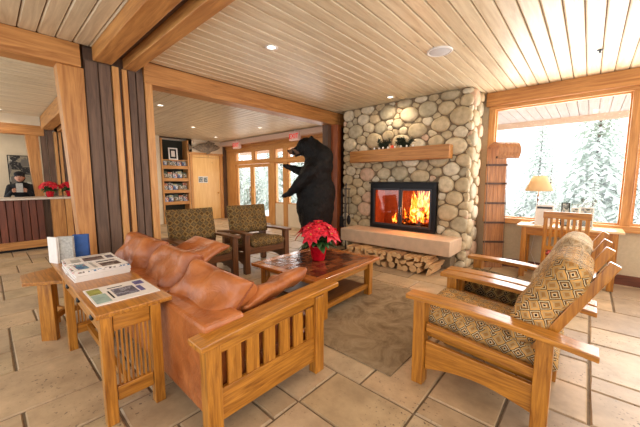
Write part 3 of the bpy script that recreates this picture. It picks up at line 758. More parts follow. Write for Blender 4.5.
# greenery on the mantel
def sprig(name, loc, L, label, seed):
    t = thing(name, label, 'greenery', loc); rnd = random.Random(seed)
    stem = MB(); nd = MB()
    for k in range(5):
        a = Vector((rnd.uniform(-.1, .1) * L, rnd.uniform(-.03, .03), .02)); b = a + Vector((rnd.uniform(-.5, .5) * L, rnd.uniform(-.05, .05), rnd.uniform(.06, .17)))
        stem.tube(a, b, .006, .003, 6)
        for j in range(120):
            p = a.lerp(b, rnd.random()); dv = Vector((rnd.gauss(0, 1), rnd.gauss(0, 1), rnd.gauss(.2, 1))).normalized() * rnd.uniform(.04, .07)
            if (p + dv).z < .005: dv.z = abs(dv.z)
            nd.tube(p, p + dv, .007, .002, 4)
    stem.build('stem', 'soil', t); nd.build('needles', 'pine_needles', t)
    for k in range(4): MB().ell(((k - 1.5) * .26 * L, -.06 + rnd.uniform(-.01, .01), .022), (.018, .018, .022), seg=10, rings=6).build('berry', 'white', t, smooth=True, label='small white berry')
    return t
sprig('evergreen_sprig', (-2.96, 5.07, 2.04), .36, 'dark evergreen sprig at the left of the mantel top', 1)
sprig('evergreen_sprig', (-2.50, 5.07, 2.04), .44, 'fuller dark evergreen sprig right of centre on the mantel', 2)
o = MB().lathe([(0, 0), (.03, 0), (.035, .03), (.02, .06), (0, .065)], 12).build('candle_holder', plain('red_glass', srgb(220, 70, 30), .3), loc=(-2.745, 5.04, 2.04)); tag(o, 'tiny red ornament between the two evergreen sprigs', 'ornament')
# fireplace tools
tl = thing('fireplace_tool_set', 'dark iron fireplace tools standing on the hearth left of the fire', 'fireplace tools', (-3.70, 4.92, 0))
# they stand on the floor beside the slab
MB().lathe([(0, 0), (.11, 0), (.11, .02), (.02, .04), (0, .04)], 20).build('base', 'black', tl)
MB().tube((0, 0, .03), (0, 0, 1.36), .011).box(-.11, .11, -.008, .008, 1.28, 1.30).ell((0, 0, 1.38), (.02, .02, .03)).build('stand', 'iron', tl)
MB().tube((-.09, -.02, .72), (-.09, -.02, 1.28), .007).box(-.14, -.04, -.03, -.015, .50, .72).build('shovel', 'iron', tl)
MB().tube((.09, -.02, .75), (.09, -.02, 1.28), .007).ell((.09, -.02, .66), (.045, .03, .1)).build('brush', 'black', tl)
MB().tube((0, -.04, .52), (0, -.04, 1.28), .007).tube((0, -.04, .6), (.03, -.04, .57), .006).build('poker', 'iron', tl)

# firewood under the slab
endm = plain('cut_wood_end', srgb(226, 188, 138), .8, var=.12, scale=30)
barkm = plain('log_bark', srgb(150, 108, 72), .9, var=.3, scale=25, bump=.5)
splitm = wood('split_wood_face', srgb(220, 178, 126), srgb(176, 128, 82), 'y', .8)
def firelog(x, z, r, kind, rot, depth=.42, y=4.40):
    mb = MB(); N = 14; pts = []
    if kind == 0: pts = [(r * math.cos(2 * PI * k / N + rot) * 1.05, r * math.sin(2 * PI * k / N + rot)) for k in range(N)]
    elif kind == 1: pts = [(r * 1.1 * math.cos(PI * k / 9 + rot), r * 1.1 * math.sin(PI * k / 9 + rot)) for k in range(10)]
    else: pts = [(0 - r * .55 * math.cos(rot + .7), 0 - r * .55 * math.sin(rot + .7))] + [(-r * .55 * math.cos(rot + .7) + 1.6 * r * math.cos(1.5 * k / 6 + rot), -r * .55 * math.sin(rot + .7) + 1.6 * r * math.sin(1.5 * k / 6 + rot)) for k in range(7)]
    zmin = min(p[1] for p in pts)
    mb.prism(pts, depth, 'y', 0)
    me_o = mb.build('firewood_log', barkm if kind == 0 else splitm)
    me = me_o.data; me.materials.append(endm)
    for p in me.polygons:
        if abs(p.normal.y) > .9: p.material_index = 1
    me_o.location = (x, y + random.Random(x * 99 + z * 7).uniform(0, .05), z); return me_o, zmin
rnd = random.Random(21); logs = []
rows_spec = [('bottom', .0, -3.50, -1.66), ('middle', .100, -3.42, -1.62), ('top', .192, -3.3, -1.75)]
ordw = ['first', 'second', 'third', 'fourth', 'fifth', 'sixth', 'seventh', 'eighth', 'ninth', 'tenth', 'eleventh', 'twelfth', 'thirteenth', 'fourteenth', 'fifteenth', 'sixteenth', 'seventeenth', 'eighteenth']
for nm, zb, xa, xb in rows_spec:
    x = xa; k = 0
    while x < xb - .05:
        r = rnd.uniform(.046, .064) if nm != 'top' else rnd.uniform(.034, .044); kd = rnd.choice([0, 1, 2, 2, 1])
        o, zm = firelog(x + r, 0, r, kd, rnd.choice([0, .3, 1.2, 2.2, 3.4, 4.4]))
        o.location.z = zb - zm + .001
        tag(o, 'split firewood log, %s from the left in the %s row under the hearth slab' % (ordw[k], nm), 'firewood log', 'firewood stacked under the hearth')
        x += 2 * r + .012; k += 1

# ------------------------------------------------------------------ ceiling fixtures
def can_light(x, y, z, label, power=14):
    t = thing('recessed_light', label, 'ceiling light', (x, y, z), 0, 'recessed ceiling lights')
    MB().lathe([(.045, 0), (.07, -.004), (.072, -.010), (.05, -.010), (.045, 0)], 24).build('trim_ring', 'white', t, smooth=True)
    MB().lathe([(0, -.003), (.045, -.003)], 24).build('bulb', M['bulb'], t)
    l = bpy.data.lights.new('can', 'SPOT'); l.energy = power; l.spot_size = R(172); l.spot_blend = .8; l.shadow_soft_size = .06; l.color = (1, .84, .63)
    o = bpy.data.objects.new('downlight', l); COL.objects.link(o); o.location = (x, y, z - .03)
M['bulb'] = emis('warm_bulb', (1, .86, .66, 1), 6)
PW = 34
can_light(-2.72, 2.23, CEIL, 'recessed ceiling light over the coffee table', PW)
can_light(-2.72, 4.88, CEIL, 'recessed ceiling light just in front of the chimney', PW)
can_light(0.0, 3.3, CEIL, 'added recessed fill light over the right-hand armchairs', PW * .35)  # unseen can added to the grid as warm fill
can_light(-6.33, 2.4, CEIL, 'recessed ceiling light just past the near jamb', PW * 1.6)
can_light(-8.2, 3.93, CEIL, 'recessed ceiling light in the middle of the entrance ceiling', PW * 1.6)
can_light(-9.46, 5.3, CEIL, 'recessed ceiling light farthest away by the pine door', PW * 1.8)
can_light(-6.9, 5.2, CEIL, 'added recessed fill light in front of the glazed entrance', PW * 1.8)  # can added close to the header beam to brighten it
can_light(-9.0, .3, CEIL - .02, 'round white ceiling light over the reception counter', PW * .5)
can_light(-6.8, -.2, CEIL - .02, 'added recessed fill light in front of the reception', PW * .4)  # out-of-view can added as fill on the reception side
can_light(-11.2, .2, CEIL - .02, 'added fill light over the reception office', PW * .8)  # unseen lamp, part of the added warm fill
can_light(-2.6, -.2, CEIL, 'added recessed fill light behind the sofa table', PW * .3)  # added outside the view for warm fill
can_light(-.4, .6, CEIL, 'added recessed fill light near the camera', PW * .5)  # overhead can out of view, put in as fill
can_light(0.6, -.8, CEIL, 'added recessed fill light behind the camera', PW * .4)  # unseen can behind the viewpoint, added for warm fill
sp = thing('ceiling_speaker', 'round white speaker set flush in the pine ceiling', 'speaker', (-1.38, 3.58, CEIL))
MB().lathe([(0, -.012), (.1, -.012), (.115, -.008), (.12, 0)], 32).build('grille', plain('speaker_grey', srgb(206, 206, 206), .7), sp, smooth=True)
MB().lathe([(.115, 0), (.12, -.012), (.135, -.012), (.14, 0)], 32).build('rim', 'white', sp, smooth=True)
sk = thing('sprinkler', 'small dark sprinkler head on the ceiling by the window header', 'sprinkler', (-.02, 4.75, CEIL))
MB().lathe([(0, 0), (.03, 0), (.028, -.008), (.008, -.012), (.008, -.03), (.018, -.034), (0, -.036)], 16).build('head', 'black', sk)

# ------------------------------------------------------------------ rug
def rugm():
    mb = MB(); mb.box(-3.3, -1.0, 1.90, 3.68, 0, .010); return mb
rg = rugm().build('area_rug', 'rug', bevel=.003); tag(rg, 'worn olive and beige rug under the coffee table', 'rug')

# ------------------------------------------------------------------ morris chairs (local front = +x)
def morris(label, wood_, seatm, backm, loc, rz, group, L=1.0, Wd=.80, rec=28, bl=.79, cl=.57, ct_=.205, cb=.135, cw=.22):
    o_ = lambda ax: M[wood_ + ax]
    t = thing('armchair', label, 'armchair', loc, rz, group)
    h = Wd / 2
    for s_ in (-1, 1):
        yo = s_ * (h - .065)
        mb = MB(); mb.box(.335, .415, yo - .045, yo + .045, 0, .615); mb.build('leg', o_('z'), t, bevel=.005)
        # bracket under the arm front
        mb = MB(); mb.box(-.375, -.295, yo - .045, yo + .045, 0, .585); mb.build('leg', o_('z'), t, bevel=.005)
        # arm: gently bowed, sloping to the back
        prof = []; N = 14
        for i in range(N + 1):
            x = .47 - i / N * 1.025; tt = i / N; z = .65 + .012 * math.sin(PI * tt) - .065 * tt ** 1.6; prof.append((x, z))
        pts = prof + [(x, z - .034) for x, z in prof[::-1]]
        MB().prism(pts, .125, 'y', yo - .0625).build('arm', o_('x'), t, bevel=.006)
        # upper rail follows the seat slope
        MB().prism([(.33, .455), (-.30, .39), (-.30, .33), (.33, .395)], .035, 'y', yo - .0175).build('upper_rail', o_('x'), t, bevel=.003)
        # apron with arched underside
        top = [(.33, .325), (-.30, .29)]
        arch = [(-.30 + .63 * i / 10, .115 + .055 * math.sin(PI * i / 10)) for i in range(11)]
        MB().prism(top + arch, .03, 'y', yo - .015).build('side_apron', o_('x'), t, bevel=.003)
    MB().box(.36, .395, -h + .11, h - .11, .30, .44).build('front_rail', o_('y'), t, bevel=.004)
    MB().box(-.35, -.32, -h + .11, h - .11, .20, .32).build('rear_rail', o_('y'), t, bevel=.004)
    MB().prism([(.36, .36), (-.32, .29), (-.32, .265), (.36, .335)], Wd - .24, 'y', -h + .12).build('seat_deck', o_('x'), t)
    # reclined back frame
    bf = Matrix.Translation((-.215, 0, .33)) @ Matrix.Rotation(R(-rec), 4, 'Y')
    for s_ in (-1, 1): MB().box(-.025, .025, s_ * (h - .165) - .022, s_ * (h - .165) + .022, 0, bl, bf).build('back_post', o_('z'), t, bevel=.005)
    sl = MB()
    for k in range(4): sl.box(-.012, .012, -h + .187, h - .187, .10 + k * (bl - .16) / 4, .165 + k * (bl - .16) / 4, bf)
    sl.build('back_slat', o_('y'), t, bevel=.003)
    # cushions
    mt = Matrix.Translation((.02, 0, .435)) @ Matrix.Rotation(R(-5.5), 4, 'Y')
    MB().pillow(.84, Wd - .25, .17, box=1., pinch=.01, wr=.006, n=16).build('seat_cushion', seatm, t, smooth=True).matrix_basis = mt
    mt = bf @ Matrix.Translation((.005 + ct_ / 2, 0, cb + cl / 2)) @ Matrix.Rotation(R(90), 4, 'Y')
    MB().pillow(cl, Wd - cw, ct_, box=.8, pinch=.02, wr=.01, n=16, seed=2).build('back_cushion', backm, t, smooth=True).matrix_basis = mt
    MB().tube((-.34, -h + .13, .48), (-.34, h - .13, .48), .012).build('back_rest_rod', o_('y'), t)
    return t
KB_MAT = M['kilim']
c1 = morris('oak reclining armchair with diamond fabric cushions nearest the camera', 'oak', 'kilim', 'kilim', (-.455, 2.345, 0), PI, 'oak armchairs facing the coffee table')
c2 = morris('oak reclining armchair half hidden behind the nearest armchair', 'oak', 'kilim_dark', 'kilim_back', (-.455, 3.16, 0), PI, 'oak armchairs facing the coffee table', Wd=.78)
c3 = morris('dark wood armchair with olive diamond cushions left, just behind the leather sofa', 'dark_oak', 'kilim_dark', 'kilim_dark', (-4.24, 2.04, 0), R(-3), 'dark armchairs at the left', Wd=.86, rec=13, bl=.68, cl=.50, ct_=.17, cb=.20, cw=.15)
c4 = morris('dark wood armchair with olive diamond cushions between bear and the other dark armchair', 'dark_oak', 'kilim_dark', 'kilim_dark', (-4.24, 3.04, 0), R(-5), 'dark armchairs at the left', Wd=.88, rec=13, bl=.68, cl=.50, ct_=.17, cb=.20, cw=.15)

# ------------------------------------------------------------------ sofa (world coords relative to empty)
sf = thing('leather_sofa', 'tan leather sofa with slatted honey oak arms', 'sofa', (-2.56, 1.2, 0))
SL, SR = -1.13, 1.13  # outer arm faces
for s_, xo in ((-1, SL), (1, SR)):
    xi = xo - s_ * .075; a, b = sorted((xo, xi))
    B(a, b, -.50, -.41, 0, .58).build('leg', 'oakz', sf, bevel=.006)
    B(a, b, .35, .44, 0, .60).build('leg', 'oakz', sf, bevel=.006)
    a2, b2 = sorted((xo - s_ * .02, xo - s_ * .05))
    B(a2, b2, -.45, .35, .10, .29).build('lower_rail', 'oaky', sf, bevel=.004)
    MB().prism([(-.45, .50), (.35, .54), (.35, .60), (-.45, .565)], b2 - a2, 'x', a2).build('upper_rail', 'oaky', sf, bevel=.004)
    for k in range(6):
        yy = -.36 + k * .128
        B(a2 + .006, b2 - .006, yy, yy + .09, .29, .525).build('arm_slat', 'oakz', sf, bevel=.003)
    prof = [(-.54, .572), (-.4, .583), (-.1, .603), (.2, .618), (.58, .632)]
    pts = prof + [(y, z + .036) for y, z in prof[::-1]]
    a3, b3 = sorted((xo + s_ * .03, xo - s_ * .12))
    MB().prism(pts, b3 - a3, 'x', a3).build('armrest', 'oaky', sf, bevel=.006)
B(SL + .075, SR - .075, .36, .395, .13, .30).build('front_rail', 'oakx', sf, bevel=.005)
MB().pillow(2.05, .80, .24, Matrix.Translation((0, -.02, .25)), box=1.5, pinch=0, wr=.003).build('base_upholstery', 'leather', sf, smooth=True)
# padded back panel, square edged
def backpanel(u, v):
    return None
bp = MB(); bp.box(-1.05, 1.05, -.465, -.20, .10, .655)
bo = bp.build('back_panel', 'leather', sf, bevel=.025)
for k in range(3):
    x = -.70 + k * .70
    MB().pillow(.70, .72, .20, Matrix.Translation((x, .02, .40)), seed=k, box=.8, pinch=.01, wr=.01).build('seat_cushion', 'leather', sf, smooth=True)
M['piping'] = plain('leather_piping', srgb(150, 78, 38), .45)
def piping(w, d, pinch, mt, n=24):
    P = []
    for a, b, c, e in ((-1, -1, 1, -1), (1, -1, 1, 1), (1, 1, -1, 1), (-1, 1, -1, -1)):
        for i in range(n):
            u = a + (c - a) * i / n; v = b + (e - b) * i / n
            P.append(mt @ Vector((u * w / 2 * (1 - pinch * (1 - v * v)), v * d / 2 * (1 - pinch * (1 - u * u)), 0)))
    P.append(P[0]); return MB().path(P, .007, 6)
tilts = [(.95, -15, 3), (.0, -22, 0), (-.3, -30, -3)]
for k in range(3):
    x = -.71 + k * .70; tl_, rx, rzz = [(0, 60, 4), (0, 54, -3), (0, 50, 3)][k]
    mt = Matrix.Translation((x - .05, [-.22, -.20, -.20][k], [.68, .655, .64][k])) @ Matrix.Rotation(R([2, -2, 4][k]), 4, 'Y') @ Matrix.Rotation(R(rzz), 4, 'Z') @ Matrix.Rotation(R(rx), 4, 'X')
    cwid = .72 if k < 2 else .65
    mt = mt @ Matrix.Translation((-.03 * (k == 2), -.03 * (k == 2), 0))
    bc = MB().pillow(cwid, .46, .25, mt, seed=k + 5, wr=.026, n=26, pinch=.03, box=.3).build('back_cushion', 'leather', sf, smooth=True)
    piping(cwid, .46, .03, mt).build('piping', M['piping'], bc, smooth=True)
# loose cushions: on the seat
def loose(loc, rot, w, d, h, label, seed):
    o = MB().pillow(w, d, h, seed=seed, wr=.025, n=18, pinch=.09).build('throw_pillow', 'leather', loc=loc, rot=rot, smooth=True); return tag(o, label, 'pillow', 'loose leather pillows on the sofa')
loose((-3.10, 1.42, .68), (R(20), R(4), R(14)), .56, .54, .15, 'flattened tan leather pillow propped at the far end of the sofa', 3)
loose((-1.80, 1.36, .60), (R(14), R(-28), R(-8)), .46, .60, .13, 'tan leather pillow leaning on the near sofa armrest', 8)

# ------------------------------------------------------------------ sofa table
ct = thing('sofa_table', 'long oak console table behind the sofa with slatted ends', 'table', (0, 0, 0))
TX0, TX1, TY0, TY1, TZ = -3.68, -1.995, .35, .765, .70
B(TX0, TX1, TY0, TY1, TZ - .03, TZ).build('table_top', 'oakx', ct, bevel=.005)
for x in (-3.27, -2.072):
    for y in (TY0 + .015, TY1 - .135):
        B(x + .006, x + .066, y + .004, y + .064, 0, TZ - .03).build('leg', 'oakz', ct, bevel=.004)
for y in (TY0 + .025, TY1 - .115):
    ap = B(-3.20, -2.072, y, y + .03, .57, .67).build('long_apron', 'oakx', ct, bevel=.003)
    if y < .5:
        for x in (-3.0, -2.6, -2.2):
            MB().ell((x, y - .008, .625), (.028, .012, .02)).build('drawer_pull', 'black', ap, smooth=True)
for x in (-3.25, -2.05):
    B(x, x + .03, TY0 + .085, TY1 - .135, .57, .67).build('end_apron', 'oaky', ct, bevel=.003)
    B(x, x + .03, TY0 + .085, TY1 - .135, .13, .22).build('end_rail', 'oaky', ct, bevel=.003)
    for k in range(8):
        yy = TY0 + .096 + k * .0237
        B(x + .008, x + .022, yy, yy + .011, .22, .57).build('end_slat', 'oakz', ct)
B(-3.22, -2.05, .50, .53, .145, .19).build('stretcher', 'oakx', ct)
# low hexagonal table
hx = thing('hexagonal_side_table', 'low hexagonal oak side table at the far end of the console', 'table', (-3.76, .43, 0))
ang = [math.atan2(-.28, -.17) + k * PI / 3 for k in range(6)]
MB().prism([(.33 * math.cos(a), .33 * math.sin(a)) for a in ang], .03, 'z', .535).build('table_top', 'oakx', hx, bevel=.004)
for k in range(6):
    a = R(322) + k * PI / 3
    if k % 2 == 0:
        m_ = Matrix.Rotation(a, 4, 'Z')
        MB().prism([(-.062, 0), (.062, 0), (.055, .535), (-.055, .535)], .05, 'x', .20, m_).build('leg', 'oakz', hx, bevel=.003)
for k in range(3): B(0, .2, -.015, .015, .16, .21).build('stretcher', 'oakx', hx, rot=(0, 0, R(322) + k * 2 * PI / 3))

# paper stack and newspapers on the console
def paper_pile(name, x, y, z, w, d, n, topm, label, cat, group, rz=0., th=.0065):
    """one bound/loose bundle = a thing each; pages ragged"""
    rnd_ = random.Random(n * 13 + int(x * 50)); objs = []
    for k in range(n):
        o = MB().box(-w / 2, w / 2, -d / 2, d / 2, 0, th * .94).build(name, topm if k == n - 1 else 'paper')
        if k < n - 1: o.data.materials.clear(); o.data.materials.append(M['paper'])
        o.location = (x + rnd_.uniform(-.006, .006), y + rnd_.uniform(-.006, .006), z + k * th); o.rotation_euler = (0, 0, rz + rnd_.uniform(-.03, .03))
        objs.append(o)
    return objs
ol = ['bottom', 'second from bottom', 'third from bottom', 'fourth from bottom', 'fifth from bottom', 'sixth from bottom']
for k, o in enumerate(paper_pile('magazine', -2.915, .565, TZ, .262, .36, 7, 'print_b', '', 'magazine', '', 0.02, .0105)):
    tag(o, 'white magazine, %s of the pile nearer the flat newspaper' % (ol[k] if k < 6 else 'topmost'), 'magazine', 'magazines piled on the console table')
for k, o in enumerate(paper_pile('magazine', -3.20, .565, TZ, .262, .36, 7, 'print_b', '', 'magazine', '', -.02, .0105)):
    tag(o, 'white magazine, %s of the pile beside the upright booklets' % (ol[k] if k < 6 else 'topmost'), 'magazine', 'magazines piled on the console table')
def news(loc, rz, w, d, label, blocks):
    t = thing('newspaper', label, 'newspaper', loc, rz)
    B(-w / 2, w / 2, -d / 2, d / 2, 0, .006).build('page', 'paper', t)
    for x0, x1, y0, y1, m_ in blocks: B(x0, x1, y0, y1, .006, .0068).build('printed_block', m_, t)
    return t
green = plain('green_print', srgb(150, 150, 70), .6, var=.3); teal = plain('teal_print', srgb(150, 170, 160), .6, var=.2); purple = plain('purple_print', srgb(96, 92, 140), .6, var=.5, scale=60)
darkp = m_print('dark_photo_print', srgb(110, 104, 112), [srgb(60, 56, 70), srgb(160, 160, 170), srgb(90, 90, 120)], (30, 30, 30), .5)
brownp = m_print('brown_photo_print', srgb(90, 66, 56), [srgb(60, 42, 38), srgb(130, 110, 100), srgb(160, 150, 140)], (30, 30, 30), .5)
bluep = m_print('blue_photo_print', srgb(70, 120, 150), [srgb(60, 90, 140), srgb(190, 90, 70), srgb(120, 170, 180)], (30, 30, 30), .5)
news((-2.33, .565, TZ), R(90), .36, .37, 'single folded newspaper lying at the near end of the console table',
     [(-.17, -.10, .03, .16, green), (-.17, -.09, -.16, .02, teal), (-.05, .08, -.11, .07, darkp), (-.06, .03, .10, .115, 'hat'), (.09, .12, -.10, .03, purple), (.10, .16, .06, .15, purple), (-.075, -.065, -.12, .05, 'hat')])
t1 = news((-3.20, .565, TZ + .0745), R(88), .34, .25, 'newspaper with brown picture on top of the pile beside the booklets', [(-.06, .08, -.11, .04, brownp), (.10, .15, -.1, .03, darkp), (-.10, .12, .07, .1, 'silver'), (-.14, -.08, -.11, .02, 'silver')])
t2 = news((-2.915, .565, TZ + .0745), R(92), .34, .25, 'newspaper with blue picture on top of the pile nearer the flat newspaper', [(-.15, -.08, -.08, .10, bluep), (-.05, -.03, -.1, .1, 'silver'), (.0, .13, -.10, .03, brownp), (.0, .13, .07, .1, 'hat')])
for k, (x, y, m_, w, lab, rz_) in enumerate(((-3.61, .372, 'paper', .02, 'thin white booklet standing leftmost on the console table', 22), (-3.575, .455, 'silver', .045, 'silver grey speckled binder standing on the console table', 62),
        (-3.605, .575, 'blue', .045, 'blue binder standing at the back of the console table', 66))):
    bd = thing('binder' if k else 'booklet', lab, 'binder' if k else 'booklet', (x, y, TZ), R(rz_))
    B(-.058, .058, -w / 2, -w / 2 + .006, .0, .24).build('cover', m_, bd); B(-.058, .058, w / 2 - .006, w / 2, .0, .24).build('cover', m_, bd)
    B(-.063, -.058, -w / 2, w / 2, .0, .24).build('spine', m_, bd); B(-.057, .05, -w / 2 + .007, w / 2 - .007, .005, .23).build('pages', 'paper', bd)

# ------------------------------------------------------------------ coffee table
cf = thing('coffee_table', 'low oak coffee table with dark tiled top and lower shelf', 'coffee table', (-2.46, 2.70, .010), R(2))
hxx, hyy, TZc = .53, .62, .46
fr = MB(); bw = .10
fr.box(-hxx, hxx, -hyy, -hyy + bw, TZc - .035, TZc).box(-hxx, hxx, hyy - bw, hyy, TZc - .035, TZc).box(-hxx, -hxx + bw, -hyy + bw, hyy - bw, TZc - .035, TZc).box(hxx - bw, hxx, -hyy + bw, hyy - bw, TZc - .035, TZc)
fr.build('top_frame', wood('table_frame', srgb(190, 116, 54), srgb(140, 76, 30), 'y', .2, coat=.6), cf, bevel=.005)
tm = MB(); nx_, ny_ = 9, 11
for i in range(nx_):
    for j in range(ny_):
        w_, d__ = (2 * hxx - 2 * bw) / nx_, (2 * hyy - 2 * bw) / ny_
        x, y = -hxx + bw + i * w_, -hyy + bw + j * d__
        tm.box(x + .003, x + w_ - .003, y + .003, y + d__ - .003, TZc - .02, TZc - .001)
def m_slate():
    s = NT('dark_copper_tile'); b = s.bsdf(.16, spec=.6)
    g = s.n('ShaderNodeNewGeometry')
    r = s.ramp(g, 'Random Per Island', [(0, srgb(96, 50, 28)), (.3, srgb(120, 66, 38)), (.55, srgb(76, 42, 28)), (.8, srgb(140, 82, 48))], 'CONSTANT'); s.l(r, 0, b, 'Base Color')
    m = s.coord(); n = s.n('ShaderNodeTexNoise'); n.inputs['Scale'].default_value = 14; s.l(m, 0, n, 'Vector'); s.bump(n, 'Fac', b, .5, .01); return s.m
tm.build('tile_inlay', m_slate(), cf)
B(-hxx + bw, hxx - bw, -hyy + bw, hyy - bw, TZc - .034, TZc - .0205).build('inlay_bed', 'soil', cf)
for sx in (-1, 1):
    for sy in (-1, 1):
        B(sx * (hxx - .075) - .04, sx * (hxx - .075) + .04, sy * (hyy - .16) - .04, sy * (hyy - .16) + .04, 0, TZc - .035).build('leg', 'oakz', cf, bevel=.004)
for sy in (-1, 1): B(-hxx + .115, hxx - .115, sy * (hyy - .16) - .015, sy * (hyy - .16) + .015, TZc - .115, TZc - .035).build('apron', 'oakx', cf)
for sx in (-1, 1): B(sx * (hxx - .075) - .015, sx * (hxx - .075) + .015, -hyy + .2, hyy - .2, TZc - .115, TZc - .035).build('apron', 'oaky', cf)
for sx in (-1, 1): B(sx * (hxx - .075) - .02, sx * (hxx - .075) + .02, -hyy + .2, hyy - .2, .09, .14).build('shelf_rail', 'oaky', cf, bevel=.003)
B(-hxx + .097, hxx - .097, -hyy + .2, hyy - .2, .115, .135).build('lower_shelf', 'dark_oaky', cf)

# ------------------------------------------------------------------ poinsettia
def leafm(mb, base, dirv, up, L, wd, droop):
    dirv = dirv.normalized(); side = dirv.cross(up).normalized(); upn = side.cross(dirv).normalized(); rows_ = []
    for i, (t, w) in enumerate(((0, .12), (.25, .8), (.45, 1.), (.7, .65), (1, .02))):
        c = base + dirv * L * t - Vector((0, 0, 1)) * droop * L * t * t
        rows_.append([mb.bm.verts.new(c - side * wd * w + upn * wd * .25 * w), mb.bm.verts.new(c), mb.bm.verts.new(c + side * wd * w + upn * wd * .25 * w)])
    for a, b in zip(rows_, rows_[1:]):
        for k in (0, 1): mb.bm.faces.new([a[k], a[k + 1], b[k + 1], b[k]])
def poinsettia(loc, label, s_=1., group=None):
    t = thing('poinsettia', label, 'potted plant', loc, 0, group); rnd_ = random.Random(3)
    MB().lathe([(0, 0), (.058, 0), (.062, .01), (.082, .13), (.096, .155), (.088, .15), (.074, .13), (0, .12)], 36, rip=[0, .02, .03, .04, .09, .06, 0, 0]).build('foil_pot', 'red_foil', t, smooth=True)
    st = MB(); lf = MB(); br = MB()
    heads = [(0, 0, .36)] + [(.105 * math.cos(a), .105 * math.sin(a), .315) for a in [k * PI / 3 + .3 for k in range(6)]] + [(.16 * math.cos(a), .16 * math.sin(a), .27) for a in [k * PI / 2.5 for k in range(5)]]
    for x, y, z in heads:
        st.tube((x * .2, y * .2, .12), (x, y, z), .005, .004, 6)
        out = Vector((x, y, .14)).normalized(); u = out.orthogonal().normalized(); w = out.cross(u)
        for rr, L, n in ((0, .105, 7), (.4, .07, 6)):
            for k in range(n):
                a = 2 * PI * k / n + rr + rnd_.uniform(-.15, .15)
                leafm(br, Vector((x, y, z)) + out * (.008 * (rr > 0)), u * math.cos(a) + w * math.sin(a) + out * (.12 + rr), out, L * rnd_.uniform(.85, 1.1), L * .30, .25)
    for k in range(26):
        a = k * 2.4; r_ = rnd_.uniform(.03, .12); z = rnd_.uniform(.14, .25)
        leafm(lf, Vector((r_ * .5 * math.cos(a), r_ * .5 * math.sin(a), z)), Vector((math.cos(a), math.sin(a), .15)), Vector((0, 0, 1)), .145, .042, .5)
    st.build('stem', 'leaf', t); lf.build('leaves', 'leaf', t, smooth=True, solid=.001); br.build('red_bracts', 'bract', t, smooth=True, solid=.001)
    c = MB()
    for x, y, z in heads: c.ell(Vector((x, y, z)) + Vector((x, y, .14)).normalized() * .012, (.008, .008, .008), seg=8, rings=5)
    c.build('flower_centres', plain('yellow_buds', srgb(200, 170, 60), .6), t)
    t.scale = (s_, s_, s_); return t
p0 = poinsettia((-2.46, 2.71, .470), 'red poinsettia in red foil pot on the coffee table', 1.28)
for y, lab in ((.94, 'left-hand red poinsettia on the reception counter'), (1.28, 'right-hand red poinsettia at the end of the reception counter')):
    c = copy_tree(p0); c.location = (-8.85, y, 1.10); c.rotation_euler = (0, 0, y * 3); c['label'] = lab; c['group'] = 'poinsettias on the reception counter'
    c.scale = (.9,) * 3

# ------------------------------------------------------------------ desk, chair, lamp
dk = thing('writing_desk', 'pale topped oak writing desk below the large window', 'desk', (-.22, 5.57, 0))
B(-.56, .60, -.22, .24, .77, .80).build('desk_top', wood('pale_oak', srgb(238, 208, 164), srgb(216, 176, 122), 'x', .25, coat=.5), dk, bevel=.004)
for x in (-.50, .48):
    for y in (-.19, .15): B(x, x + .07, y, y + .07, 0, .77).build('leg', 'oakz', dk, bevel=.003)
for y in (-.18, .17): B(-.43, .48, y, y + .025, .65, .77).build('apron', 'oakx', dk)
for x in (-.485, .51): B(x, x + .025, -.12, .15, .65, .77).build('apron', 'oaky', dk)
dc = thing('desk_chair', 'oak slat-back chair pulled up to the writing desk', 'chair', (-.19, 5.16, 0))
for s_ in (-1, 1):
    B(s_ * .21 - .022, s_ * .21 + .022, -.22, -.18, 0, 1.03).build('leg', 'oakz', dc, bevel=.003)
    B(s_ * .20 - .02, s_ * .20 + .02, .14, .18, 0, .44).build('leg', 'oakz', dc, bevel=.003)
B(-.24, .24, -.225, -.185, .96, 1.05).build('top_rail', 'oakx', dc, bevel=.006)
B(-.19, .19, -.215, -.19, .54, .59).build('lower_back_rail', 'oakx', dc)
for k in range(6): B(-.165 + k * .058, -.135 + k * .058, -.212, -.193, .59, .96).build('back_slat', 'oakz', dc)
B(-.22, .22, -.18, .19, .42, .45).build('seat_frame', 'oakx', dc, bevel=.004)
MB().pillow(.4, .35, .05, Matrix.Translation((0, .0, .472)), box=.5).build('seat_pad', plain('red_pad', srgb(150, 50, 36), .8), dc, smooth=True)
for s_ in (-1, 1): B(s_ * .20 - .012, s_ * .20 + .012, -.18, .14, .2, .23).build('stretcher', 'oaky', dc)
lm = thing('table_lamp', 'table lamp with tapered cream shade on the writing desk', 'lamp', (-.57, 5.64, .80))
MB().lathe([(0, 0), (.085, 0), (.085, .012), (.02, .03), (.014, .08), (.02, .12), (.012, .16), (.012, .33), (.022, .37), (.022, .43), (.008, .45), (.006, .74), (0, .745)], 20).build('base', 'chrome', lm, smooth=True)
MB().lathe([(.175, .50), (.085, .725)], 32).build('lamp_shade', 'shade', lm, smooth=True, solid=.003)
MB().lathe([(0, .50), (.02, .50), (.028, .56), (0, .6)], 16).build('bulb', 'white', lm, smooth=True)
for k in range(3):
    pass
MB().path([(.02, .08, .02), (.0, .17, .0), (-.02, .19, -.1), (-.06, .17, -.5), (.02, .2, -.72), (.0, .21, -.78)], .004).build('power_cord', 'paper', lm)
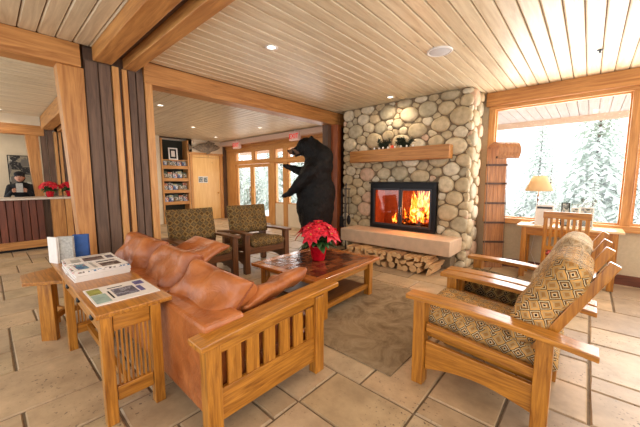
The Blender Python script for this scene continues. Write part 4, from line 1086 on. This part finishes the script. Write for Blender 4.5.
def easel_card(name, x, y, w, h, m_, label, cat, tilt=-10, frame='hat'):
    t = thing(name, label, cat, (x, y, .80)); t.rotation_euler = (R(tilt), 0, 0)
    if frame:
        MB().box(-w / 2, w / 2, 0, .012, 0, .012).box(-w / 2, w / 2, 0, .012, h - .012, h).box(-w / 2, -w / 2 + .012, 0, .012, .012, h - .012).box(w / 2 - .012, w / 2, 0, .012, .012, h - .012).build('frame', frame, t)
        B(-w / 2 + .012, w / 2 - .012, .004, .01, .012, h - .012).build('picture', m_, t)
    else: B(-w / 2, w / 2, 0, .006, 0, h).build('card', m_, t)
    MB().prism([(0.012, 0.02), (.012, h * .7), (.05, .004)], .02, 'x', -.01).build('prop', 'hat', t)
    return t
cd = easel_card('sign_holder', -.47, 5.46, .215, .30, 'paper', 'white notice card standing in front of the lamp', 'notice', frame='white')
B(-.09, .09, .001, .004, .245, .275).build('headline_bar', 'iron', cd, label='dark headline strip')
easel_card('photo_card', -.235, 5.60, .10, .34, 'photo_a', 'dark photo card standing tallest behind the desk chair', 'photo', frame='hat')
easel_card('photo_card', -.125, 5.60, .09, .27, 'photo_a', 'small pale framed card between two dark photo cards', 'photo', frame='white')
easel_card('photo_card', .0, 5.60, .15, .28, 'photo_a', 'wide low photo card at the right behind the desk chair', 'photo', frame='white')

# ------------------------------------------------------------------ toboggan
tb = thing('toboggan', 'old wooden toboggan with curled top leaning upright by the window', 'toboggan', (-1.125, 5.60, 0), R(32))
tb.rotation_euler = (R(-2), 0, R(38)); tb.scale = (.84, 1, 1.01)
redw = wood('old_toboggan_wood', srgb(196, 138, 88), srgb(142, 90, 54), 'z', .5, grain=1., island=.15)
for k in range(5):
    x = -.19 + k * .076; mb = MB(); pr = [(0, 0.0), (0, 1.84)]
    path = [(0, 0), (0, .6), (0, 1.2), (0, 1.93)] + [(-.10 + .10 * math.cos(a), 1.93 + .08 * math.sin(a)) for a in [PI / 2 * i / 6 for i in range(1, 7)]] + [(-.20, 2.02), (-.28, 2.01), (-.34, 1.98), (-.375, 1.92), (-.38, 1.86), (-.36, 1.81), (-.33, 1.78)]
    prev = None; quads = []
    for (yy, zz), nx2 in zip(path, path[1:] + [None]): quads.append((yy, zz))
    V = []
    for i, (yy, zz) in enumerate(quads):
        a = quads[max(0, i - 1)]; b = quads[min(len(quads) - 1, i + 1)]
        ty, tz = b[0] - a[0], b[1] - a[1]; l_ = math.hypot(ty, tz); ny_2, nz_2 = tz / l_, -ty / l_
        V.append([mb.bm.verts.new((x + .002, yy, zz)), mb.bm.verts.new((x + .073, yy, zz)), mb.bm.verts.new((x + .073, yy + ny_2 * .011, zz + nz_2 * .011)), mb.bm.verts.new((x + .002, yy + ny_2 * .011, zz + nz_2 * .011))])
    for a, b in zip(V, V[1:]):
        for q in range(4): mb.bm.faces.new([a[q], a[(q + 1) % 4], b[(q + 1) % 4], b[q]])
    mb.bm.faces.new(V[0][::-1]); mb.bm.faces.new(V[-1])
    mb.build('deck_board', redw, tb)
for zz in (.10, .42, .74, 1.06, 1.38, 1.68): B(-.2, .2, -.022, -.001, zz, zz + .03).build('crossbar', plain('dark_bar', srgb(74, 48, 36), .6), tb)
B(-.2, .2, -.328, -.31, 1.77, 1.80).build('tip_bar', 'soil', tb)
for x in (-.18, .18): MB().tube((x, -.03, .1), (x, -.03, 1.76), .006).build('side_rope', plain('grey_rope', srgb(120, 100, 84), .8), tb)
MB().path([(.15, -.325, 1.79), (.17, -.2, 1.68), (.18, -.035, 1.6)], .005).build('pull_cord', 'iron', tb)

# ------------------------------------------------------------------ bear (local: faces -x, side to camera = -y), remeshed from volumes
def organic(name, fill, mat, parent, vox=.02, smooth_it=6, disp=0., label=None):
    mb = MB(); fill(mb); o = mb.build(name, mat, parent, smooth=True, label=label)
    m = o.modifiers.new('r', 'REMESH'); m.mode = 'VOXEL'; m.voxel_size = vox; m.use_smooth_shade = True
    m = o.modifiers.new('s', 'SMOOTH'); m.iterations = smooth_it; m.factor = .6
    if disp:
        tx = bpy.data.textures.new(name + '_t', 'CLOUDS'); tx.noise_scale = .035; tx.noise_depth = 3
        m = o.modifiers.new('d', 'DISPLACE'); m.texture = tx; m.strength = disp; m.mid_level = .5
    return o
br = thing('black_bear', 'mounted black bear standing upright with paws reaching left', 'bear', (-3.98, 4.26, 0), R(38))
br.scale = (1.1, 1.08, 1.01)
def bear_body(mb):
    E = mb.ell; T = mb.taper
    # hips and belly, chest, shoulders, back hump
    E((.03, 0, .78), (.31, .31, .42)); E((.02, 0, .95), (.34, .32, .38)); E((0, 0, 1.22), (.32, .29, .32)); E((.02, 0, 1.50), (.29, .28, .32)); E((.08, 0, 1.72), (.26, .28, .26)); E((.12, 0, 1.90), (.22, .23, .20))
    E((.1, 0, 1.2), (.28, .26, .4))
    # neck and head
    T((.10, 0, 1.88), (-.06, 0, 2.06), .24, .19); E((-.12, 0, 2.10), (.175, .15, .155)); T((-.22, 0, 2.06), (-.36, 0, 1.99), .085, .058)
    E((-.385, 0, 1.995), (.045, .04, .035)); T((-.20, 0, 1.98), (-.33, 0, 1.91), .05, .028)
    for s_ in (-1, 1):
        E((-.03, s_ * .115, 2.225), (.035, .05, .055))
        # hind legs: thigh, shank, foot
        T((.02, s_ * .16, .88), (-.04, s_ * .19, .52), .22, .18); T((-.04, s_ * .19, .52), (.05, s_ * .19, .16), .175, .12); T((.05, s_ * .19, .085), (-.20, s_ * .2, .065), .085, .06)
    # arms: far one higher, near one lower
    T((-.02, .22, 1.68), (-.24, .24, 1.62), .13, .095); T((-.24, .24, 1.62), (-.50, .20, 1.72), .095, .055); T((-.50, .20, 1.72), (-.57, .20, 1.745), .055, .035)
    T((-.02, -.22, 1.62), (-.24, -.26, 1.36), .135, .10); T((-.24, -.26, 1.36), (-.40, -.22, 1.20), .10, .06); T((-.40, -.22, 1.20), (-.50, -.21, 1.16), .058, .04)
organic('body', bear_body, 'fur', br, .022, 4, .03)
MB().ell((-.385, 0, 1.985), (.07, .045, .05), (0, .3, 0)).ell((-.31, 0, 2.0), (.1, .066, .058), (0, .45, 0)).build('muzzle', 'muzzle', br, smooth=True, label='brown muzzle')
MB().ell((-.445, 0, 2.005), (.022, .03, .022)).build('nose', 'black', br, smooth=True)
for s_ in (-1, 1): MB().ell((-.235, s_ * .085, 2.135), (.014, .012, .014), seg=10, rings=8).build('eye', 'black', br, smooth=True)
MB().ell((-.31, 0, 1.935), (.07, .03, .014), (0, -.5, 0)).build('tongue', plain('tongue_pink', srgb(170, 120, 80), .4), br, smooth=True)
for (px, py, pz, dz) in ((-.58, .20, 1.745, .25), (-.51, -.21, 1.155, -.15)):
    cl = MB()
    for k in range(5):
        oy = (k - 2) * .017
        cl.tube((px + .01, py + oy, pz), (px - .035, py + oy, pz + dz * .06), .006, .0045, 6).tube((px - .035, py + oy, pz + dz * .06), (px - .06, py + oy, pz + dz * .06 - .022), .0045, .001, 6)
    cl.build('claws', 'iron', br)
for s_ in (-1, 1):
    cl = MB()
    for k in range(5): cl.tube((-.25, s_ * .2 + (k - 2) * .025, .05), (-.30, s_ * .2 + (k - 2) * .027, .012), .007, .002, 6)
    cl.build('claws', 'iron', br)

# ------------------------------------------------------------------ receptionist, behind the counter
pr = thing('person', 'person in black jacket and dark cap bending forward behind the reception counter', 'person', (-9.72, .56, 0), R(-12))
def pbody(mb):
    E = mb.ell; T = mb.taper     # local +x faces the lounge
    for s_ in (-1, 1):
        T((-.1, s_ * .10, .86), (-.06, s_ * .11, .48), .085, .06); T((-.06, s_ * .11, .48), (-.10, s_ * .11, .09), .06, .042); T((-.10, s_ * .11, .045), (.06, s_ * .12, .035), .043, .035)
        T((.05, s_ * .185, 1.32), (.12, s_ * .25, 1.06), .062, .05)
    E((-.1, 0, .93), (.13, .17, .14)); T((-.09, 0, .95), (0, 0, 1.15), .14, .14); E((.02, 0, 1.24), (.125, .185, .17)); E((.05, 0, 1.34), (.09, .18, .08))
    T((.06, 0, 1.36), (.12, 0, 1.46), .055, .05)
organic('body', pbody, 'hat', pr, .016, 4)
def arms(mb):
    for s_ in (-1, 1): mb.taper((.12, s_ * .25, 1.06), (.25, s_ * .13, 1.22), .05, .036)
organic('sleeves', arms, 'hat', pr, .012, 3)
def hd(mb):
    mb.ell((.15, 0, 1.53), (.093, .075, .105)); mb.ell((.175, 0, 1.49), (.06, .052, .055)); mb.taper((.235, 0, 1.54), (.258, 0, 1.512), .009, .013, 8)
    for s_ in (-1, 1): mb.ell((.14, s_ * .077, 1.52), (.018, .01, .028))
organic('head', hd, 'skin', pr, .007, 3)
for s_ in (-1, 1): MB().ell((.232, s_ * .028, 1.545), (.008, .012, .007), seg=8, rings=6).build('eye', 'black', pr)
MB().ell((.236, 0, 1.483), (.008, .022, .006), seg=8, rings=6).build('mouth', plain('lips', srgb(150, 80, 70), .5), pr)
MB().ell((.135, 0, 1.575), (.105, .088, .085)).ell((.11, 0, 1.52), (.085, .088, .10)).build('hair', 'hair', pr, smooth=True)
cp = MB().ell((.14, 0, 1.60), (.108, .092, .07)); cp.prism([(.2, -.07), (.30, -.05), (.32, 0), (.30, .05), (.2, .07)], .01, 'z', 1.60); cp.build('cap', 'hat', pr, smooth=True)
for s_ in (-1, 1):
    hm = MB(); mt = Matrix.Translation((.27, s_ * .105, 1.235))
    hm.ell((.27, s_ * .105, 1.24), (.03, .018, .045))
    for k in range(4): hm.taper((.275 + .004 * k, s_ * .09, 1.265 - k * .018), (.285, s_ * .06, 1.27 - k * .018), .009, .007, 8)
    hm.taper((.255, s_ * .10, 1.27), (.26, s_ * .07, 1.29), .010, .008, 8)
    hm.build('hand', 'skin', pr, smooth=True)
tbx = thing('tablet', 'silver tablet held upright by the person behind reception', 'tablet', (-9.435, .505, 1.20), R(-12))
B(-.006, .006, -.055, .055, 0, .2).build('casing', 'silver', tbx); B(-.008, -.006, -.05, .05, .01, .19).build('screen', 'black', tbx)

# ------------------------------------------------------------------ outdoors
struct('floor', B(-60, 60, 6.7, 90, -.9, -.5), 'snow', 'snow covered ground outside', 'ground')
struct('floor', B(2.4, 60, -40, 6.7, -.9, -.5), 'snow', 'snow covered ground beside the building', 'ground')
struct('floor', B(-12, 2.6, 6.56, 9.5, -.3, -.02), 'snow', 'snowy terrace outside the glazed doors', 'ground')
# eave soffit
sof = MB()
k = -12.
while k < 4:
    sof.box(k, k + .13, 6.1 if k > -1.6 else 6.6, 7.9, 2.72, 2.75); k += .14
struct('ceiling', sof, wood('snowlit_eave_boards', srgb(250, 236, 226), srgb(240, 218, 204), 'y', .6, island=.04), 'board soffit of the eave outside the large window', 'eave')  # board colour lightened to carry the bounce from the snow
struct('ceiling', B(-12, 4, 6.1, 7.95, 2.755, 2.9), plain('pale_soffit_backing', srgb(220, 190, 170), .8), 'roof overhang outside', 'eave')
struct('trim_50', B(-12, 4, 7.88, 7.95, 2.60, 2.76), wood('pale_fascia', srgb(244, 220, 196), srgb(230, 196, 164), 'x'), 'fascia board at the eave edge', 'trim')
def tree_meshes(seed, H=9., Rr=2.1, sparse=1.):
    rnd_ = random.Random(seed); f = MB(); nl = int(30 * sparse)
    for i in range(nl):
        t = i / nl; z = .05 * H + t * H * .94; rad = Rr * (1 - t) ** .85 + .08; nb = int(13 * (1 - t) + 5)
        for k in range(nb):
            a = 2 * PI * k / nb + rnd_.uniform(0, .5) + i; L = rad * rnd_.uniform(.65, 1.15)
            d0 = Vector((math.cos(a), math.sin(a), 0)); base = Vector((0, 0, z)); up = Vector((0, 0, 1)); sd = d0.cross(up)
            # a branch = spine with drooping side sprays
            segs = 4; pts = [base + d0 * L * q / segs + up * (.10 * L * q / segs - .42 * L * (q / segs) ** 2) for q in range(segs + 1)]
            for q in range(segs):
                p, n_ = pts[q], pts[q + 1]; w = L * .30 * (1 - q / segs * .7)
                for s_ in (-1, 1):
                    tip = p.lerp(n_, 1.1) + sd * s_ * w * rnd_.uniform(.7, 1.2) - up * w * .35
                    v = [f.bm.verts.new(p + up * .03), f.bm.verts.new(n_ + up * .02), f.bm.verts.new(tip), f.bm.verts.new(p.lerp(tip, .5) - up * .06 * rnd_.uniform(.5, 2))]
                    f.bm.faces.new([v[0], v[1], v[2]]); f.bm.faces.new([v[0], v[2], v[3]])
    tr = MB().tube((0, 0, 0), (0, 0, H), .16, .01, 8)
    return f, tr
protos = []
def conifer(i, x, y, s_, label, z=-.55):
    if len(protos) < 3:
        k = len(protos); t = thing('spruce_tree', label, 'tree', (x, y, z), 0, 'snowy spruces outside')
        f, tr = tree_meshes(k + 30, 9., [2.4, 1.9, 2.2][k]); f.build('foliage', 'conifer', t); tr.build('trunk', 'bark', t); protos.append(t)
    else:
        t = copy_tree(protos[i % 3]); t.location = (x, y, z); t['label'] = label
    t.scale = (s_,) * 3; t.rotation_euler = (0, 0, i * 1.3); return t
TR = [(.15, 16.2, .70, 'tallest snowy spruce right of centre in the large window'), (-1.9, 18.5, .62, 'narrow snowy spruce left of the tallest one in the large window'),
      (2.6, 14.0, .50, 'snowy spruce seen through the window right of the mullion'), (-4.6, 18.5, .32, 'small snowy spruce low behind the lamp'),
      (-1.0, 13.0, .33, 'small snowy spruce in front, behind the photo cards'), (1.0, 12.2, .30, 'snowy spruce low at the right edge of the large window'),
      (-2.7, 13.6, .28, 'small snowy spruce beside the toboggan'), (4.4, 20, .6, 'far snowy spruce beyond the right-hand window'),
      (.1, 10.6, .24, 'small snowy spruce nearest the large window'),
      (-20.5, 13, .62, 'spruce farthest left outside the entrance doors'), (-17.6, 12.6, .55, 'spruce outside the left entrance door'), (-16.6, 10.0, .42, 'lower spruce in front of the left entrance door'),
      (-15.2, 12.8, .6, 'spruce between the entrance doors and the bear'), (-13.0, 10.6, .42, 'lower spruce seen past the bear paws'), (-12.2, 13.4, .6, 'spruce behind the bear outside'), (-22, 18, .8, 'tall far spruce beyond the entrance doors'), (-17.6, 17.4, .75, 'tall far spruce beyond the sidelight')]
for i, (x, y, s_, lab) in enumerate(TR): conifer(i, x, y, s_, lab)

# ------------------------------------------------------------------ world and daylight
w = bpy.data.worlds.new('overcast'); scn.world = w; w.use_nodes = True
nt = w.node_tree; bg = nt.nodes['Background']; bg.inputs[0].default_value = (.93, .97, 1.0, 1); bg.inputs[1].default_value = 2.5
def area(name, loc, rot, sx, sy, e, col):
    l = bpy.data.lights.new(name, 'AREA'); l.shape = 'RECTANGLE'; l.size = sx; l.size_y = sy; l.energy = e; l.color = col
    o = bpy.data.objects.new(name, l); COL.objects.link(o); o.location = loc; o.rotation_euler = rot; return o
DAY = (1, .96, .92)
area('daylight_window', (-.43, WY + .16, 1.75), (R(-90), 0, 0), 1.5, 1.7, 75, DAY)
area('daylight_window_right', (1.15, WY + .16, 1.75), (R(-90), 0, 0), 1.3, 1.7, 75, DAY)
for y, ln in ((-.75, 1.8), (1.8, 2.1), (4.5, 2.1)): area('daylight_side', (2.12, y, 1.65), (0, R(90), 0), 1.8, ln, 38, DAY)
area('daylight_entrance', (-7.6, GY + .16, 1.5), (R(-90), 0, 0), 5.2, 1.9, 90, DAY)
l = bpy.data.lights.new('fire_glow', 'POINT'); l.energy = 50; l.color = (1, .52, .22); l.shadow_soft_size = .12
o = bpy.data.objects.new('fire_glow', l); COL.objects.link(o); o.location = (-2.35, 5.26, 1.02)

# ------------------------------------------------------------------ camera
cam = bpy.data.cameras.new('camera'); cam.sensor_width = 36; cam.lens = 299 / 640 * 36; cam.clip_start = .05; cam.clip_end = 300
co = bpy.data.objects.new('camera', cam); COL.objects.link(co)
co.location = (0, 0, 1.45); co.rotation_euler = (PI / 2 - math.atan(32.5 / 299), 0, R(41.9)); scn.camera = co
scn.view_settings.view_transform = 'Standard'; scn.view_settings.look = 'None'; scn.view_settings.gamma = 1; scn.view_settings.use_curve_mapping = False
scn.view_settings.exposure = -0.12
